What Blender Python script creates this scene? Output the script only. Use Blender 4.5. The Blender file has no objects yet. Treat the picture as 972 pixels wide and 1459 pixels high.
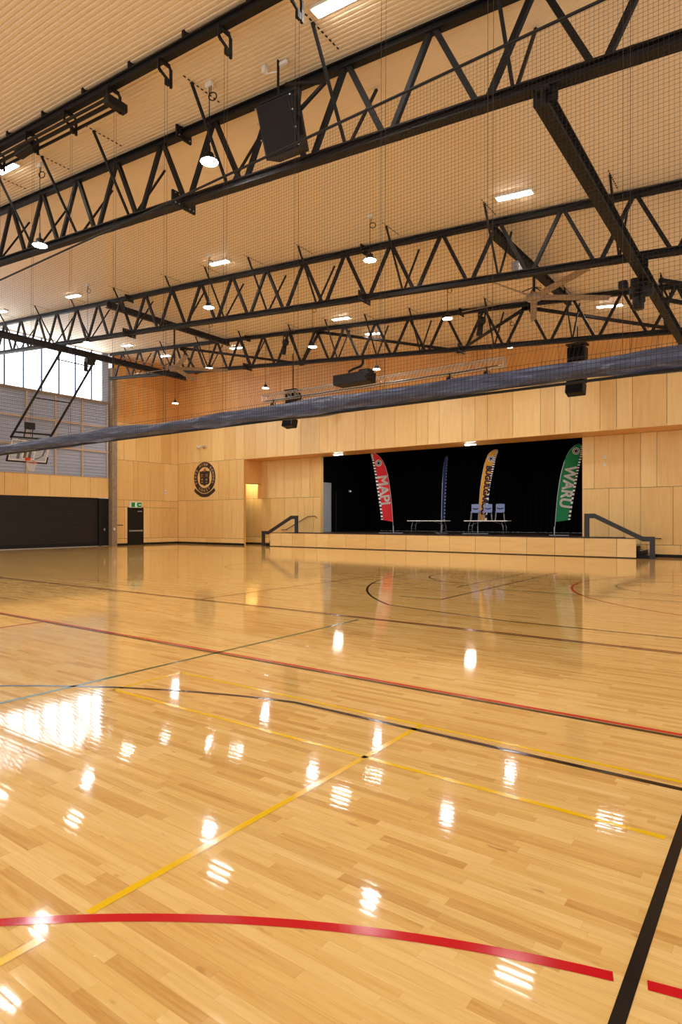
import bpy, bmesh, math, random
from mathutils import Vector, Matrix, Euler
random.seed(7)
S = bpy.context.scene
COL = S.collection
PI = math.pi
SL = 0.0842                      # the roof falls towards +x by this slope
CEIL0 = 9.02
def ceil_z(x): return CEIL0 - SL * x
XL = -34.0                       # left wall
YB = 28.0                        # back wall
YR = 29.6                        # recessed wall each side of the stage
ZST = 0.85                       # stage floor

# ------------------------------------------------------------------ colours and materials
def lin(v):
    v /= 255.0
    return v / 12.92 if v <= 0.04045 else ((v + 0.055) / 1.055) ** 2.4
def C3(r, g, b): return (lin(r), lin(g), lin(b), 1.0)

def nt_new(name):
    m = bpy.data.materials.new(name); m.use_nodes = True
    t = m.node_tree
    return m, t, t.nodes['Principled BSDF']
def nd(t, typ, ins=None, **props):
    n = t.nodes.new(typ)
    for k, v in props.items(): setattr(n, k, v)
    for k, v in (ins or {}).items():
        s = n.inputs[k]
        if hasattr(v, 'is_output'): t.links.new(v, s)
        else: s.default_value = v
    return n
def math_(t, op, a, b=None, c=None):
    ins = {0: a}
    if b is not None: ins[1] = b
    if c is not None: ins[2] = c
    return nd(t, 'ShaderNodeMath', ins, operation=op).outputs[0]
def ramp(t, fac, stops):
    r = nd(t, 'ShaderNodeValToRGB', {0: fac})
    e = r.color_ramp.elements
    while len(e) < len(stops): e.new(0.5)
    for x, (p, c) in zip(e, stops): x.position = p; x.color = c
    return r.outputs[0]
def mix(t, fac, a, b, mode='MIX'):
    n = nd(t, 'ShaderNodeMix', data_type='RGBA', blend_type=mode)
    for k, v in ((0, fac), (6, a), (7, b)):
        s = n.inputs[k]
        if hasattr(v, 'is_output'): t.links.new(v, s)
        else: s.default_value = v
    return n.outputs[2]

def simple(name, col, rough=0.5, metal=0.0, vary=0.06, scale=3.0, spec=0.5):
    m, t, b = nt_new(name)
    co = nd(t, 'ShaderNodeTexCoord').outputs['Object']
    n = nd(t, 'ShaderNodeTexNoise', {'Vector': co, 'Scale': scale, 'Detail': 3.0}).outputs[0]
    lo = tuple(c * (1 - vary) for c in col[:3]) + (1,); hi = tuple(min(1, c * (1 + vary)) for c in col[:3]) + (1,)
    t.links.new(ramp(t, n, [(0.3, lo), (0.7, hi)]), b.inputs['Base Color'])
    b.inputs['Roughness'].default_value = rough; b.inputs['Metallic'].default_value = metal
    b.inputs['Specular IOR Level'].default_value = spec
    return m

def emitter(name, col, strength):
    m, t, b = nt_new(name)
    b.inputs['Base Color'].default_value = (col[0] * 0.8, col[1] * 0.8, col[2] * 0.8, 1)
    b.inputs['Emission Color'].default_value = col
    b.inputs['Emission Strength'].default_value = strength
    return m

def wood_panel(name, base, dark, vertical=True, rough=0.42, seed=0.0):
    m, t, b = nt_new(name)
    g = nd(t, 'ShaderNodeNewGeometry')
    rnd = g.outputs['Random Per Island']
    pos = g.outputs['Position']
    sh = nd(t, 'ShaderNodeVectorMath', {0: pos, 1: nd(t, 'ShaderNodeCombineXYZ', {0: math_(t, 'MULTIPLY', rnd, 37.0 + seed), 2: math_(t, 'MULTIPLY', rnd, 19.0)}).outputs[0]}, operation='ADD').outputs[0]
    sc = nd(t, 'ShaderNodeVectorMath', {0: sh, 1: (7, 7, 0.7) if vertical else (0.7, 0.7, 7)}, operation='MULTIPLY').outputs[0]
    n1 = nd(t, 'ShaderNodeTexNoise', {'Vector': sc, 'Scale': 1.0, 'Detail': 6.0, 'Roughness': 0.6, 'Distortion': 0.6}).outputs[0]
    n2 = nd(t, 'ShaderNodeTexNoise', {'Vector': sh, 'Scale': 45.0, 'Detail': 2.0}).outputs[0]
    f = math_(t, 'ADD', math_(t, 'MULTIPLY', n1, 0.55), math_(t, 'MULTIPLY', rnd, 0.30))
    f = math_(t, 'ADD', f, math_(t, 'MULTIPLY', n2, 0.12))
    c = ramp(t, f, [(0.18, dark), (0.45, tuple((x + y) / 2 for x, y in zip(base, dark))), (0.78, base)])
    t.links.new(c, b.inputs['Base Color'])
    b.inputs['Roughness'].default_value = rough
    return m

M = {}
M['black_steel'] = simple('black steel paint', C3(21, 18, 17), 0.62, 0.0, 0.12, 2.0, 0.28)
M['black'] = simple('black plastic', C3(14, 13, 14), 0.55, spec=0.35)
M['matt_black'] = simple('matt black cloth', C3(11, 10, 14), 0.95, spec=0.1)
M['grey_steel'] = simple('galvanised steel', C3(170, 172, 176), 0.35, 0.7)
M['alu'] = simple('bare aluminium', C3(205, 202, 196), 0.35, 0.6)
M['white'] = simple('white plastic', C3(232, 230, 224), 0.45)
M['ply'] = wood_panel('honey plywood', C3(248, 214, 146), C3(222, 174, 100))
M['ply_floor_skirt'] = wood_panel('honey plywood skirt', C3(248, 214, 146), C3(224, 178, 106), vertical=False, seed=5)
M['ply_red'] = wood_panel('warm plywood', C3(240, 184, 108), C3(208, 146, 76), seed=9)
M['fan'] = simple('fan blade grey', C3(150, 128, 108), 0.4)
M['blue_chair'] = simple('blue grey polypropylene', C3(112, 128, 172), 0.5)
M['tabletop'] = simple('pale laminate', C3(226, 222, 214), 0.4)
M['handrail'] = simple('charcoal powder coat', C3(40, 39, 43), 0.45)
M['frame_tan'] = simple('pale primed timber', C3(196, 176, 156), 0.6)
M['column'] = simple('weathered grey tan concrete', C3(150, 132, 110), 0.75, 0.0, 0.2, 6.0)
M['sill'] = simple('bronze window sill', C3(140, 120, 104), 0.5)
M['mullion'] = simple('pale blue grey aluminium', C3(96, 108, 132), 0.5, 0.0)
M['red'] = simple('red banner cloth', C3(214, 36, 48), 0.8)
M['green'] = simple('green banner cloth', C3(16, 128, 74), 0.8)
M['amber'] = simple('amber banner cloth', C3(222, 160, 48), 0.8)
M['blue'] = simple('blue banner cloth', C3(60, 96, 205), 0.8)
M['navy'] = simple('navy print', C3(28, 34, 74), 0.8)
M['white_cloth'] = simple('white banner print', C3(238, 236, 232), 0.8)
M['line_red'] = simple('red court paint', C3(200, 10, 26), 0.14, 0, 0.03)
M['line_darkred'] = simple('maroon court paint', C3(120, 24, 22), 0.14, 0, 0.03)
M['line_black'] = simple('black court paint', C3(24, 20, 19), 0.16, 0, 0.03)
M['line_yellow'] = simple('yellow court paint', C3(238, 190, 8), 0.14, 0, 0.03)
M['line_green'] = simple('green court paint', C3(24, 92, 56), 0.14, 0, 0.03)
M['rim'] = simple('orange rim paint', C3(222, 74, 36), 0.45)
M['net_white'] = simple('white cord', C3(222, 220, 214), 0.8)
M['mesh_cord'] = simple('brown black netting cord', C3(46, 34, 26), 0.8)
M['cord'] = simple('lift cord', C3(70, 54, 42), 0.8)
M['lamp'] = emitter('lamp lens', (1.0, 0.975, 0.95, 1), 140.0)
M['batten'] = emitter('batten diffuser', (1.0, 0.955, 0.90, 1), 30.0)
M['soffit_lamp'] = emitter('soffit lamp', (1.0, 0.9, 0.76, 1), 90.0)
M['passage_lamp'] = emitter('passage lamp', (1.0, 0.85, 0.55, 1), 22.0)
M['exit_green'] = emitter('exit sign green', C3(4, 130, 46), 0.10)
M['exit_white'] = emitter('exit sign white', C3(235, 245, 238), 0.2)
M['glazing'] = emitter('translucent daylight glazing', (0.84, 0.92, 1.0, 1), 2.6)
M['crest'] = simple('dark brown crest', C3(48, 32, 28), 0.55)
M['crest_pale'] = simple('crest lettering', C3(196, 158, 110), 0.55)
M['flame'] = simple('crest flame', C3(176, 92, 42), 0.55)
M['grey_door'] = simple('grey door leaf', C3(190, 198, 212), 0.5)
M['padding'] = simple('black edge padding', C3(30, 28, 30), 0.7)

def glass_mat():
    m, t, b = nt_new('backboard glass')
    b.inputs['Base Color'].default_value = (0.93, 0.95, 0.96, 1)
    b.inputs['Roughness'].default_value = 0.05
    b.inputs['Transmission Weight'].default_value = 0.9
    b.inputs['IOR'].default_value = 1.02
    return m
M['glass'] = glass_mat()

def cladding_mat():
    m, t, b = nt_new('grey ribbed sheet')
    z = nd(t, 'ShaderNodeSeparateXYZ', {0: nd(t, 'ShaderNodeNewGeometry').outputs['Position']}).outputs[2]
    n = nd(t, 'ShaderNodeTexNoise', {'Scale': 1.3, 'Detail': 4.0}).outputs[0]
    c = ramp(t, n, [(0.3, C3(160, 172, 200)), (0.7, C3(180, 190, 214))])
    t.links.new(c, b.inputs['Base Color'])
    b.inputs['Roughness'].default_value = 0.45
    return m
M['cladding'] = cladding_mat()

def ceiling_mat():
    m, t, b = nt_new('cream ribbed acoustic steel')
    pos = nd(t, 'ShaderNodeNewGeometry').outputs['Position']
    n = nd(t, 'ShaderNodeTexNoise', {'Vector': pos, 'Scale': 60.0, 'Detail': 2.0}).outputs[0]
    c = ramp(t, n, [(0.3, C3(226, 204, 170)), (0.7, C3(238, 218, 188))])
    t.links.new(c, b.inputs['Base Color'])
    b.inputs['Roughness'].default_value = 0.55
    return m
M['ceiling'] = ceiling_mat()

def roll_mat():
    m, t, b = nt_new('charcoal navy vinyl')
    co = nd(t, 'ShaderNodeNewGeometry').outputs['Position']
    sc = nd(t, 'ShaderNodeVectorMath', {0: co, 1: (1.2, 9, 9)}, operation='MULTIPLY').outputs[0]
    n = nd(t, 'ShaderNodeTexNoise', {'Vector': sc, 'Scale': 2.0, 'Detail': 5.0, 'Distortion': 0.8}).outputs[0]
    c = ramp(t, n, [(0.3, C3(44, 50, 72)), (0.52, C3(70, 78, 104)), (0.75, C3(116, 128, 160))])
    t.links.new(c, b.inputs['Base Color'])
    b.inputs['Roughness'].default_value = 0.42
    bp = nd(t, 'ShaderNodeBump', {'Height': n, 'Strength': 0.6, 'Distance': 0.03})
    t.links.new(bp.outputs[0], b.inputs['Normal'])
    return m
M['roll'] = roll_mat()

def shutter_mat():
    m, t, b = nt_new('black roller shutter')
    n = nd(t, 'ShaderNodeTexNoise', {'Scale': 0.8, 'Detail': 4.0}).outputs[0]
    t.links.new(ramp(t, n, [(0.3, C3(26, 23, 25)), (0.7, C3(40, 37, 38))]), b.inputs['Base Color'])
    b.inputs['Roughness'].default_value = 0.38
    return m
M['shutter'] = shutter_mat()

def floor_mat():
    m, t, b = nt_new('varnished maple strip floor')
    W = 0.057
    p = nd(t, 'ShaderNodeSeparateXYZ', {0: nd(t, 'ShaderNodeNewGeometry').outputs['Position']})
    X, Y = p.outputs[0], p.outputs[1]
    yr = math_(t, 'DIVIDE', Y, W)
    row = math_(t, 'FLOOR', yr); fy = math_(t, 'FRACT', yr)
    r1 = nd(t, 'ShaderNodeTexWhiteNoise', {'W': row}, noise_dimensions='1D').outputs[0]
    xs = math_(t, 'ADD', math_(t, 'DIVIDE', X, math_(t, 'ADD', 0.38, math_(t, 'MULTIPLY', r1, 0.45))), math_(t, 'MULTIPLY', r1, 53.0))
    cl = math_(t, 'FLOOR', xs); fx = math_(t, 'FRACT', xs)
    idv = nd(t, 'ShaderNodeCombineXYZ', {0: row, 1: cl}).outputs[0]
    wn = nd(t, 'ShaderNodeTexWhiteNoise', {'Vector': idv}, noise_dimensions='2D')
    rb = wn.outputs[0]
    base = ramp(t, rb, [(0.0, C3(190, 134, 66)), (0.13, C3(212, 162, 88)), (0.4, C3(227, 182, 106)), (0.7, C3(235, 195, 122)), (1.0, C3(242, 206, 138))])
    gv = nd(t, 'ShaderNodeCombineXYZ', {0: math_(t, 'ADD', math_(t, 'MULTIPLY', X, 1.6), math_(t, 'MULTIPLY', rb, 91.0)), 1: math_(t, 'MULTIPLY', Y, 26.0), 2: math_(t, 'MULTIPLY', rb, 13.0)}).outputs[0]
    g = nd(t, 'ShaderNodeTexNoise', {'Vector': gv, 'Scale': 1.0, 'Detail': 5.0, 'Roughness': 0.65, 'Distortion': 1.2}).outputs[0]
    col = mix(t, 0.5, base, ramp(t, g, [(0.25, C3(200, 146, 76)), (0.5, C3(229, 186, 112)), (0.75, C3(242, 206, 140))]))
    # small dark knots and flecks
    kn = nd(t, 'ShaderNodeTexNoise', {'Vector': nd(t, 'ShaderNodeCombineXYZ', {0: math_(t, 'MULTIPLY', X, 4.0), 1: math_(t, 'MULTIPLY', Y, 9.0), 2: rb}).outputs[0], 'Scale': 1.3, 'Detail': 2.0}).outputs[0]
    col = mix(t, ramp(t, kn, [(0.70, (0, 0, 0, 1)), (0.78, (0.6, 0.6, 0.6, 1))]), col, C3(170, 108, 56))
    # joints between strips and between board ends
    ey = math_(t, 'ABSOLUTE', math_(t, 'SUBTRACT', fy, 0.5))
    ex = math_(t, 'ABSOLUTE', math_(t, 'SUBTRACT', fx, 0.5))
    joint = math_(t, 'MAXIMUM', math_(t, 'GREATER_THAN', ey, 0.482), math_(t, 'GREATER_THAN', ex, 0.4985))
    col = mix(t, math_(t, 'MULTIPLY', joint, 0.16), col, C3(140, 88, 46))
    t.links.new(col, b.inputs['Base Color'])
    # varnish: each strip is a little crowned and each board lies a little differently
    crown = math_(t, 'MULTIPLY', math_(t, 'MULTIPLY', ey, ey), -0.00036)
    tilt = math_(t, 'MULTIPLY', math_(t, 'MULTIPLY', math_(t, 'SUBTRACT', rb, 0.5), fy), 0.00026)
    big = math_(t, 'MULTIPLY', nd(t, 'ShaderNodeTexNoise', {'Vector': nd(t, 'ShaderNodeCombineXYZ', {0: X, 1: math_(t, 'MULTIPLY', Y, 2.0)}).outputs[0], 'Scale': 2.2, 'Detail': 2.0}).outputs[0], 0.0004)
    hgt = math_(t, 'ADD', math_(t, 'ADD', crown, tilt), big)
    bp = nd(t, 'ShaderNodeBump', {'Height': hgt, 'Strength': 1.0, 'Distance': 1.0})
    t.links.new(bp.outputs[0], b.inputs['Normal'])
    b.inputs['Roughness'].default_value = 0.055
    b.inputs['IOR'].default_value = 1.5
    return m
M['floor'] = floor_mat()

# ------------------------------------------------------------------ mesh helpers
class MB:
    """collects shapes (world coordinates unless stated) and links them as ONE mesh object"""
    def __init__(s): s.v = []; s.f = []; s.mi = []; s.mat = 0; s.sm = []; s.smooth = False
    def add(s, vs, fs):
        o = len(s.v); s.v += [Vector(p) for p in vs]
        for f in fs:
            s.f.append([i + o for i in f]); s.mi.append(s.mat); s.sm.append(s.smooth)
        return s
    def box(s, c, d, rot=None):
        x, y, z = d[0] / 2, d[1] / 2, d[2] / 2
        vs = [Vector((sx * x, sy * y, sz * z)) for sx in (-1, 1) for sy in (-1, 1) for sz in (-1, 1)]
        if rot is not None: vs = [rot @ v for v in vs]
        c = Vector(c)
        return s.add([c + v for v in vs], [(0, 1, 3, 2), (4, 6, 7, 5), (0, 4, 5, 1), (2, 3, 7, 6), (0, 2, 6, 4), (1, 5, 7, 3)])
    def bb(s, x0, x1, y0, y1, z0, z1): return s.box(((x0 + x1) / 2, (y0 + y1) / 2, (z0 + z1) / 2), (abs(x1 - x0), abs(y1 - y0), abs(z1 - z0)))
    def bevbox(s, c, d, r, rot=None):
        """box with chamfered edges"""
        bm = bmesh.new(); bmesh.ops.create_cube(bm, size=1.0)
        bmesh.ops.scale(bm, vec=d, verts=bm.verts)
        bmesh.ops.bevel(bm, geom=bm.edges[:], offset=r, segments=2, profile=0.5, affect='EDGES')
        bm.verts.index_update()
        vs = [v.co.copy() for v in bm.verts]; fs = [[v.index for v in f.verts] for f in bm.faces]; bm.free()
        if rot is not None: vs = [rot @ v for v in vs]
        c = Vector(c); return s.add([c + v for v in vs], fs)
    def frame(s, p, q, up=(0, 0, 1)):
        d = (Vector(q) - Vector(p)); L = d.length; d.normalize(); up = Vector(up)
        if abs(d.dot(up)) > 0.98: up = Vector((1, 0, 0))
        a = d.cross(up).normalized(); b = a.cross(d).normalized()
        return d, a, b, L
    def bar(s, p, q, w, h=None, up=(0, 0, 1)):
        h = h or w; p = Vector(p); q = Vector(q); d, a, b, L = s.frame(p, q, up)
        vs = []
        for e in (p, q):
            for sa, sb in ((-1, -1), (1, -1), (1, 1), (-1, 1)): vs.append(e + a * (sa * w / 2) + b * (sb * h / 2))
        return s.add(vs, [(3, 2, 1, 0), (4, 5, 6, 7), (0, 1, 5, 4), (1, 2, 6, 5), (2, 3, 7, 6), (3, 0, 4, 7)])
    def hsec(s, p, q, w, h, t=0.018, up=(0, 0, 1)):
        """H section: two flanges and a web"""
        d, a, b, L = s.frame(p, q, up); p = Vector(p); q = Vector(q)
        s.bar(p + b * (h / 2 - t / 2), q + b * (h / 2 - t / 2), w, t, up)
        s.bar(p - b * (h / 2 - t / 2), q - b * (h / 2 - t / 2), w, t, up)
        return s.bar(p, q, t * 1.2, h - 2 * t, up)
    def cyl(s, p, q, r, n=12, r2=None, caps=True):
        r2 = r if r2 is None else r2
        p = Vector(p); q = Vector(q); d, a, b, L = s.frame(p, q)
        vs = []
        for e, rr in ((p, r), (q, r2)):
            for i in range(n):
                t = 2 * PI * i / n; vs.append(e + a * (rr * math.cos(t)) + b * (rr * math.sin(t)))
        fs = [(i, (i + 1) % n, n + (i + 1) % n, n + i) for i in range(n)]
        if caps: fs += [tuple(reversed(range(n))), tuple(range(n, 2 * n))]
        return s.add(vs, fs)
    def tube(s, pts, r, n=8):
        pts = [Vector(p) for p in pts]; vs = []; fs = []
        for k, p in enumerate(pts):
            t = (pts[min(k + 1, len(pts) - 1)] - pts[max(k - 1, 0)]).normalized()
            up = Vector((0, 0, 1)) if abs(t.z) < 0.95 else Vector((1, 0, 0))
            a = t.cross(up).normalized(); b = a.cross(t)
            vs += [p + a * (r * math.cos(2 * PI * i / n)) + b * (r * math.sin(2 * PI * i / n)) for i in range(n)]
        for k in range(len(pts) - 1):
            fs += [(k * n + i, k * n + (i + 1) % n, (k + 1) * n + (i + 1) % n, (k + 1) * n + i) for i in range(n)]
        fs += [tuple(reversed(range(n))), tuple(range((len(pts) - 1) * n, len(pts) * n))]
        return s.add(vs, fs)
    def lathe(s, prof, c=(0, 0, 0), n=20):
        c = Vector(c); vs = []; fs = []
        for r, z in prof: vs += [c + Vector((r * math.cos(2 * PI * i / n), r * math.sin(2 * PI * i / n), z)) for i in range(n)]
        for k in range(len(prof) - 1):
            fs += [(k * n + i, k * n + (i + 1) % n, (k + 1) * n + (i + 1) % n, (k + 1) * n + i) for i in range(n)]
        fs += [tuple(reversed(range(n))), tuple(range((len(prof) - 1) * n, len(prof) * n))]
        return s.add(vs, fs)
    def torus(s, c, R, r, rot=None, n=24, m=8, a0=0, a1=2 * PI):
        c = Vector(c); vs = []; fs = []; closed = abs(a1 - a0 - 2 * PI) < 1e-6
        N = n if closed else n + 1
        for k in range(N):
            t = a0 + (a1 - a0) * k / n
            for i in range(m):
                u = 2 * PI * i / m
                v = Vector(((R + r * math.cos(u)) * math.cos(t), (R + r * math.cos(u)) * math.sin(t), r * math.sin(u)))
                vs.append(c + (rot @ v if rot is not None else v))
        for k in range(n):
            k2 = (k + 1) % N
            fs += [(k * m + i, k2 * m + i, k2 * m + (i + 1) % m, k * m + (i + 1) % m) for i in range(m)]
        return s.add(vs, fs)
    def prism(s, outline, origin, ax, ay, depth):
        """2D outline (convex or not) in the plane of ax, ay, given thickness along ax x ay"""
        o = Vector(origin); ax = Vector(ax).normalized(); ay = Vector(ay).normalized(); nz = ax.cross(ay)
        n = len(outline)
        vs = [o + ax * x + ay * y for x, y in outline] + [o + ax * x + ay * y + nz * depth for x, y in outline]
        return s.add(vs, [tuple(reversed(range(n))), tuple(range(n, 2 * n))] + [(i, (i + 1) % n, n + (i + 1) % n, n + i) for i in range(n)])
    def build(s, name, mats, parent=None, local=False):
        mats = mats if isinstance(mats, (list, tuple)) else [mats]
        me = bpy.data.meshes.new(name)
        vs = s.v
        if parent is not None and not local:
            inv = world_of(parent).inverted(); vs = [inv @ v for v in vs]
        me.from_pydata([tuple(v) for v in vs], [], s.f)
        for m in mats: me.materials.append(M[m] if isinstance(m, str) else m)
        me.polygons.foreach_set('material_index', s.mi)
        me.polygons.foreach_set('use_smooth', s.sm)
        me.update()
        o = bpy.data.objects.new(name, me); COL.objects.link(o)
        if parent is not None: o.parent = parent
        return o
def world_of(o):
    m = o.matrix_basis.copy()
    return world_of(o.parent) @ m if o.parent else m
def tag(o, label=None, cat=None, group=None, kind=None):
    if label: o['label'] = label
    if cat: o['category'] = cat
    if group: o['group'] = group
    if kind: o['kind'] = kind
    return o
def thing(name, loc, label, cat, group=None, rot=(0, 0, 0)):
    o = bpy.data.objects.new(name, None); COL.objects.link(o)
    o.empty_display_size = 0.2
    o.location = loc; o.rotation_euler = rot
    o.matrix_basis = Matrix.LocRotScale(Vector(loc), Euler(rot), None)
    return tag(o, label, cat, group)
def dup(root, loc, label, rot=None):
    def rec(o, par):
        c = o.copy(); COL.objects.link(c)
        if par is not None: c.parent = par
        for ch in [x for x in KIDS.get(o.name, ())]: rec(ch, c)
        return c
    KIDS = {}
    for o in COL.objects:
        if o.parent: KIDS.setdefault(o.parent.name, []).append(o)
    r = rec(root, None)
    r.location = loc
    if rot is not None: r.rotation_euler = rot
    r['label'] = label
    return r
def clone(o, loc, parent=None):
    c = o.copy(); COL.objects.link(c); c.location = loc
    if parent is not None: c.parent = parent
    return c
def struct(o): return tag(o, kind='structure')

def text_mesh(body, size, extrude=0.0, offset=0.0, spacing=1.0):
    """vertices and faces of a line of lettering, centred on the origin, in the xy plane"""
    cu = bpy.data.curves.new('lettering_curve', 'FONT'); cu.body = body; cu.size = size
    cu.extrude = extrude; cu.offset = offset; cu.space_character = spacing
    cu.align_x = 'CENTER'; cu.align_y = 'CENTER'; cu.resolution_u = 3
    o = bpy.data.objects.new('lettering_source', cu); COL.objects.link(o)
    bpy.context.view_layer.update()
    ev = o.evaluated_get(bpy.context.evaluated_depsgraph_get()); me = ev.to_mesh()
    vs = [v.co.copy() for v in me.vertices]; fs = [list(p.vertices) for p in me.polygons]
    ev.to_mesh_clear(); bpy.data.objects.remove(o); bpy.data.curves.remove(cu)
    return vs, fs

# ================================================================== SETTING
# ---- floor and its painted court lines
XR = 5.0; YN = -5.0
fl = MB().bb(XL - 2, XR, YN, YR + 0.4, -0.2, 0).build('floor', 'floor'); struct(fl)

def strip(pts, w, mat, name, z=0.0015):
    """a painted line of width w along a polyline on the floor"""
    pts = [Vector((x, y)) for x, y in pts]; vs = []; fs = []
    for k, p in enumerate(pts):
        t = (pts[min(k + 1, len(pts) - 1)] - pts[max(k - 1, 0)]).normalized(); n = Vector((-t.y, t.x))
        vs += [(p.x + n.x * w / 2, p.y + n.y * w / 2, z), (p.x - n.x * w / 2, p.y - n.y * w / 2, z)]
    for k in range(len(pts) - 1): fs.append((2 * k, 2 * k + 1, 2 * k + 3, 2 * k + 2))
    return MB().add(vs, fs).build(name, mat, fl)
def arc(cx, cy, r, a0, a1, n=48): return [(cx + r * math.cos(math.radians(a0 + (a1 - a0) * k / n)), cy + r * math.sin(math.radians(a0 + (a1 - a0) * k / n))) for k in range(n + 1)]
LW = 0.05
# near goal arc, red, broken where the black line crosses it
cxr, cyr, rr = 0.783, -2.456, 4.936
aX = lambda x: math.degrees(math.acos((x - cxr) / rr))
strip(arc(cxr, cyr, rr, aX(-0.49), 160), LW, 'line_red', 'red_goal_arc')
strip(arc(cxr, cyr, rr, 20, aX(-0.385)), LW, 'line_red', 'red_goal_arc')
strip([(-0.435, 0.2), (-0.435, 12.0)], 0.047, 'line_black', 'black_centre_line')
# badminton, yellow
strip([(-2.305, -1.5), (-2.305, 1.25)], 0.042, 'line_yellow', 'yellow_court_line')
strip([(-2.305, 1.44), (-2.305, 4.26)], 0.042, 'line_yellow', 'yellow_court_line')
strip([(-5.15, 3.475), (-0.49, 3.475)], 0.042, 'line_yellow', 'yellow_court_line')
strip([(-5.15, 4.275), (-0.49, 4.275)], 0.042, 'line_yellow', 'yellow_court_line')
strip([(-0.38, 4.275), (4.0, 4.275)], 0.042, 'line_yellow', 'yellow_court_line')
strip([(-5.15, 3.455), (-5.15, 4.295)], 0.042, 'line_yellow', 'yellow_court_line')
# near three-point line, black
a_t = math.degrees(math.asin((4.16 + 2.434) / 6.766))
strip([(4.5, 4.16), (-0.3, 4.16), (-2.0 - 1.49, 4.16)] + arc(-2.003, -2.434, 6.766, 180 - a_t, 175, 40)[1:], LW, 'line_black', 'black_three_point_line')
# side lines, red beside black
strip([(-22, 5.215), (4.5, 5.215)], 0.055, 'line_red', 'red_side_line')
strip([(-22, 5.15), (4.5, 5.15)], LW, 'line_black', 'black_side_line')
strip([(-27, 8.44), (4.5, 8.44)], 0.06, 'line_darkred', 'maroon_side_line')
strip([(-27, 8.36), (4.5, 8.36)], 0.04, 'line_black', 'black_side_line')
strip([(-5.565, 0.5), (-5.565, 8.2)], LW, 'line_green', 'green_court_line')
strip([(-9.48, 0.5), (-9.48, 5.13)], LW, 'line_red', 'red_court_line')
strip([(-9.6, 8.5), (-9.6, 16.6)], LW, 'line_darkred', 'maroon_court_line')
# the court beyond
strip(arc(-1.2, 16.2, 7.9, 160, 232, 40) + [(-3.6, 9.47), (4.5, 9.47)][0:2], LW, 'line_black', 'black_three_point_line')
strip(arc(-6.39, 16.42, 1.95, 95, 262, 40), LW, 'line_black', 'black_key_arc')
strip([(-6.36, 13.6), (-6.36, 18.2)], LW, 'line_black', 'black_key_line')
strip([(-5.63, 11.27), (-5.63, 19.0)], LW, 'line_black', 'black_key_line')
strip([(-6.6, 11.27), (-5.63, 11.27)], LW, 'line_green', 'green_court_line')
strip([(-5.4, 13.68), (4.0, 13.68)], LW, 'line_green', 'green_court_line')
strip(arc(0.82, 16.33, 5.09, 120, 270, 60), LW, 'line_red', 'red_goal_arc')
strip(arc(-1.75, 16.4, 1.62, 110, 290, 40), LW, 'line_black', 'black_key_arc')
strip(arc(-14.3, 16.1, 1.8, 0, 360, 60), LW, 'line_black', 'black_centre_circle')
strip([(-5.15, 6.6), (4.0, 6.6)], 0.042, 'line_yellow', 'yellow_court_line') if False else None

# ---- ceiling: ribbed sheet, ribs run along x
vs = []; fs = []
P = 0.088; y = YN; k = 0; prof = []
while y < YB + 0.05:
    A_ = 0.020 if y < 8.6 else 0.006
    prof += [(y, 0.0), (y + P * 0.52, 0.0), (y + P * 0.66, A_), (y + P * 0.86, A_)]; y += P
for yy, dz in prof:
    for x in (XL - 0.3, XR): vs.append((x, yy, ceil_z(x) + dz))
for k in range(len(prof) - 1): fs.append((2 * k, 2 * k + 1, 2 * k + 3, 2 * k + 2))
n0 = len(vs)
for x, yy in ((XL - 0.3, YN), (XR, YN), (XR, YB + 1), (XL - 0.3, YB + 1)): vs.append((x, yy, ceil_z(x) + 0.2))
fs.append((n0, n0 + 1, n0 + 2, n0 + 3))
struct(MB().add(vs, fs).build('ceiling', 'ceiling'))

# ---- panelled walls: separate plywood sheets with shadow gaps over a dark backing
GAP = 0.016
def panels(mb, axis, at, rows, thick=0.03):
    """rows: (z0, z1, [edges along the wall]); sheets stand proud of the backing towards the room"""
    for z0, z1, ed in rows:
        for a, b in zip(ed[:-1], ed[1:]):
            a2, b2, c0, c1 = a + GAP / 2, b - GAP / 2, z0 + GAP / 2, z1 - GAP / 2
            if b2 - a2 < 0.02: continue
            if axis == 'y': mb.bb(a2, b2, at, at + thick, c0, c1)
            else: mb.bb(at - thick, at, a2, b2, c0, c1)
def fill(a, b, lo=0.6, hi=1.35, rnd=random):
    e = [a]
    while e[-1] < b - hi: e.append(e[-1] + rnd.uniform(lo, hi))
    if b - e[-1] > 0.3: e.append(b)
    else: e[-1] = b
    return e
ZF = 5.42                                  # underside of the fascia
cx0, cx1 = XL, -27.67                      # crest wall
wb = MB()
wb.mat = 1
wb.bb(cx0 - 0.3, cx1 - 0.02, YB + 0.03, YB + 0.13, 0, 13)
wb.bb(cx1 - 0.02, XR, YB + 0.03, YB + 0.13, ZF + 0.01, 13)
wb.mat = 0
crest_rows = [(0.12, 0.42, [cx0, -32.6, -31.2, -29.8, cx1]),
 (0.42, 2.92, [cx0, -33.84, -33.19, -31.92, -31.09, -29.96, -28.8, -27.86, cx1][0:1] + [-33.19, -32.4, -31.5, -30.5, -29.6, -28.8, cx1]),
 (2.92, 5.46, [cx0, -33.3, -32.4, -30.0, -29.0, -28.3, cx1])]
panels(wb, 'y', YB, crest_rows)
seam_u = [cx0, -33.19, -32.55, -31.78, -30.62, -29.44, -28.42, cx1]
seam_f = [cx1, -26.7, -25.76, -24.91, -24.35, -23.05, -21.69, -21.09, -20.45, -19.16, -18.56, -17.93, -16.66, -15.4, -14.72, -14.09, -12.84, -12.18, -11.55, -10.3, -9.02, -8.37, -7.72, -6.46, -5.8, -5.18, -3.9, -3.2, -2.0, -0.8, 0.6, 1.8, 3.2, XR]
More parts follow.
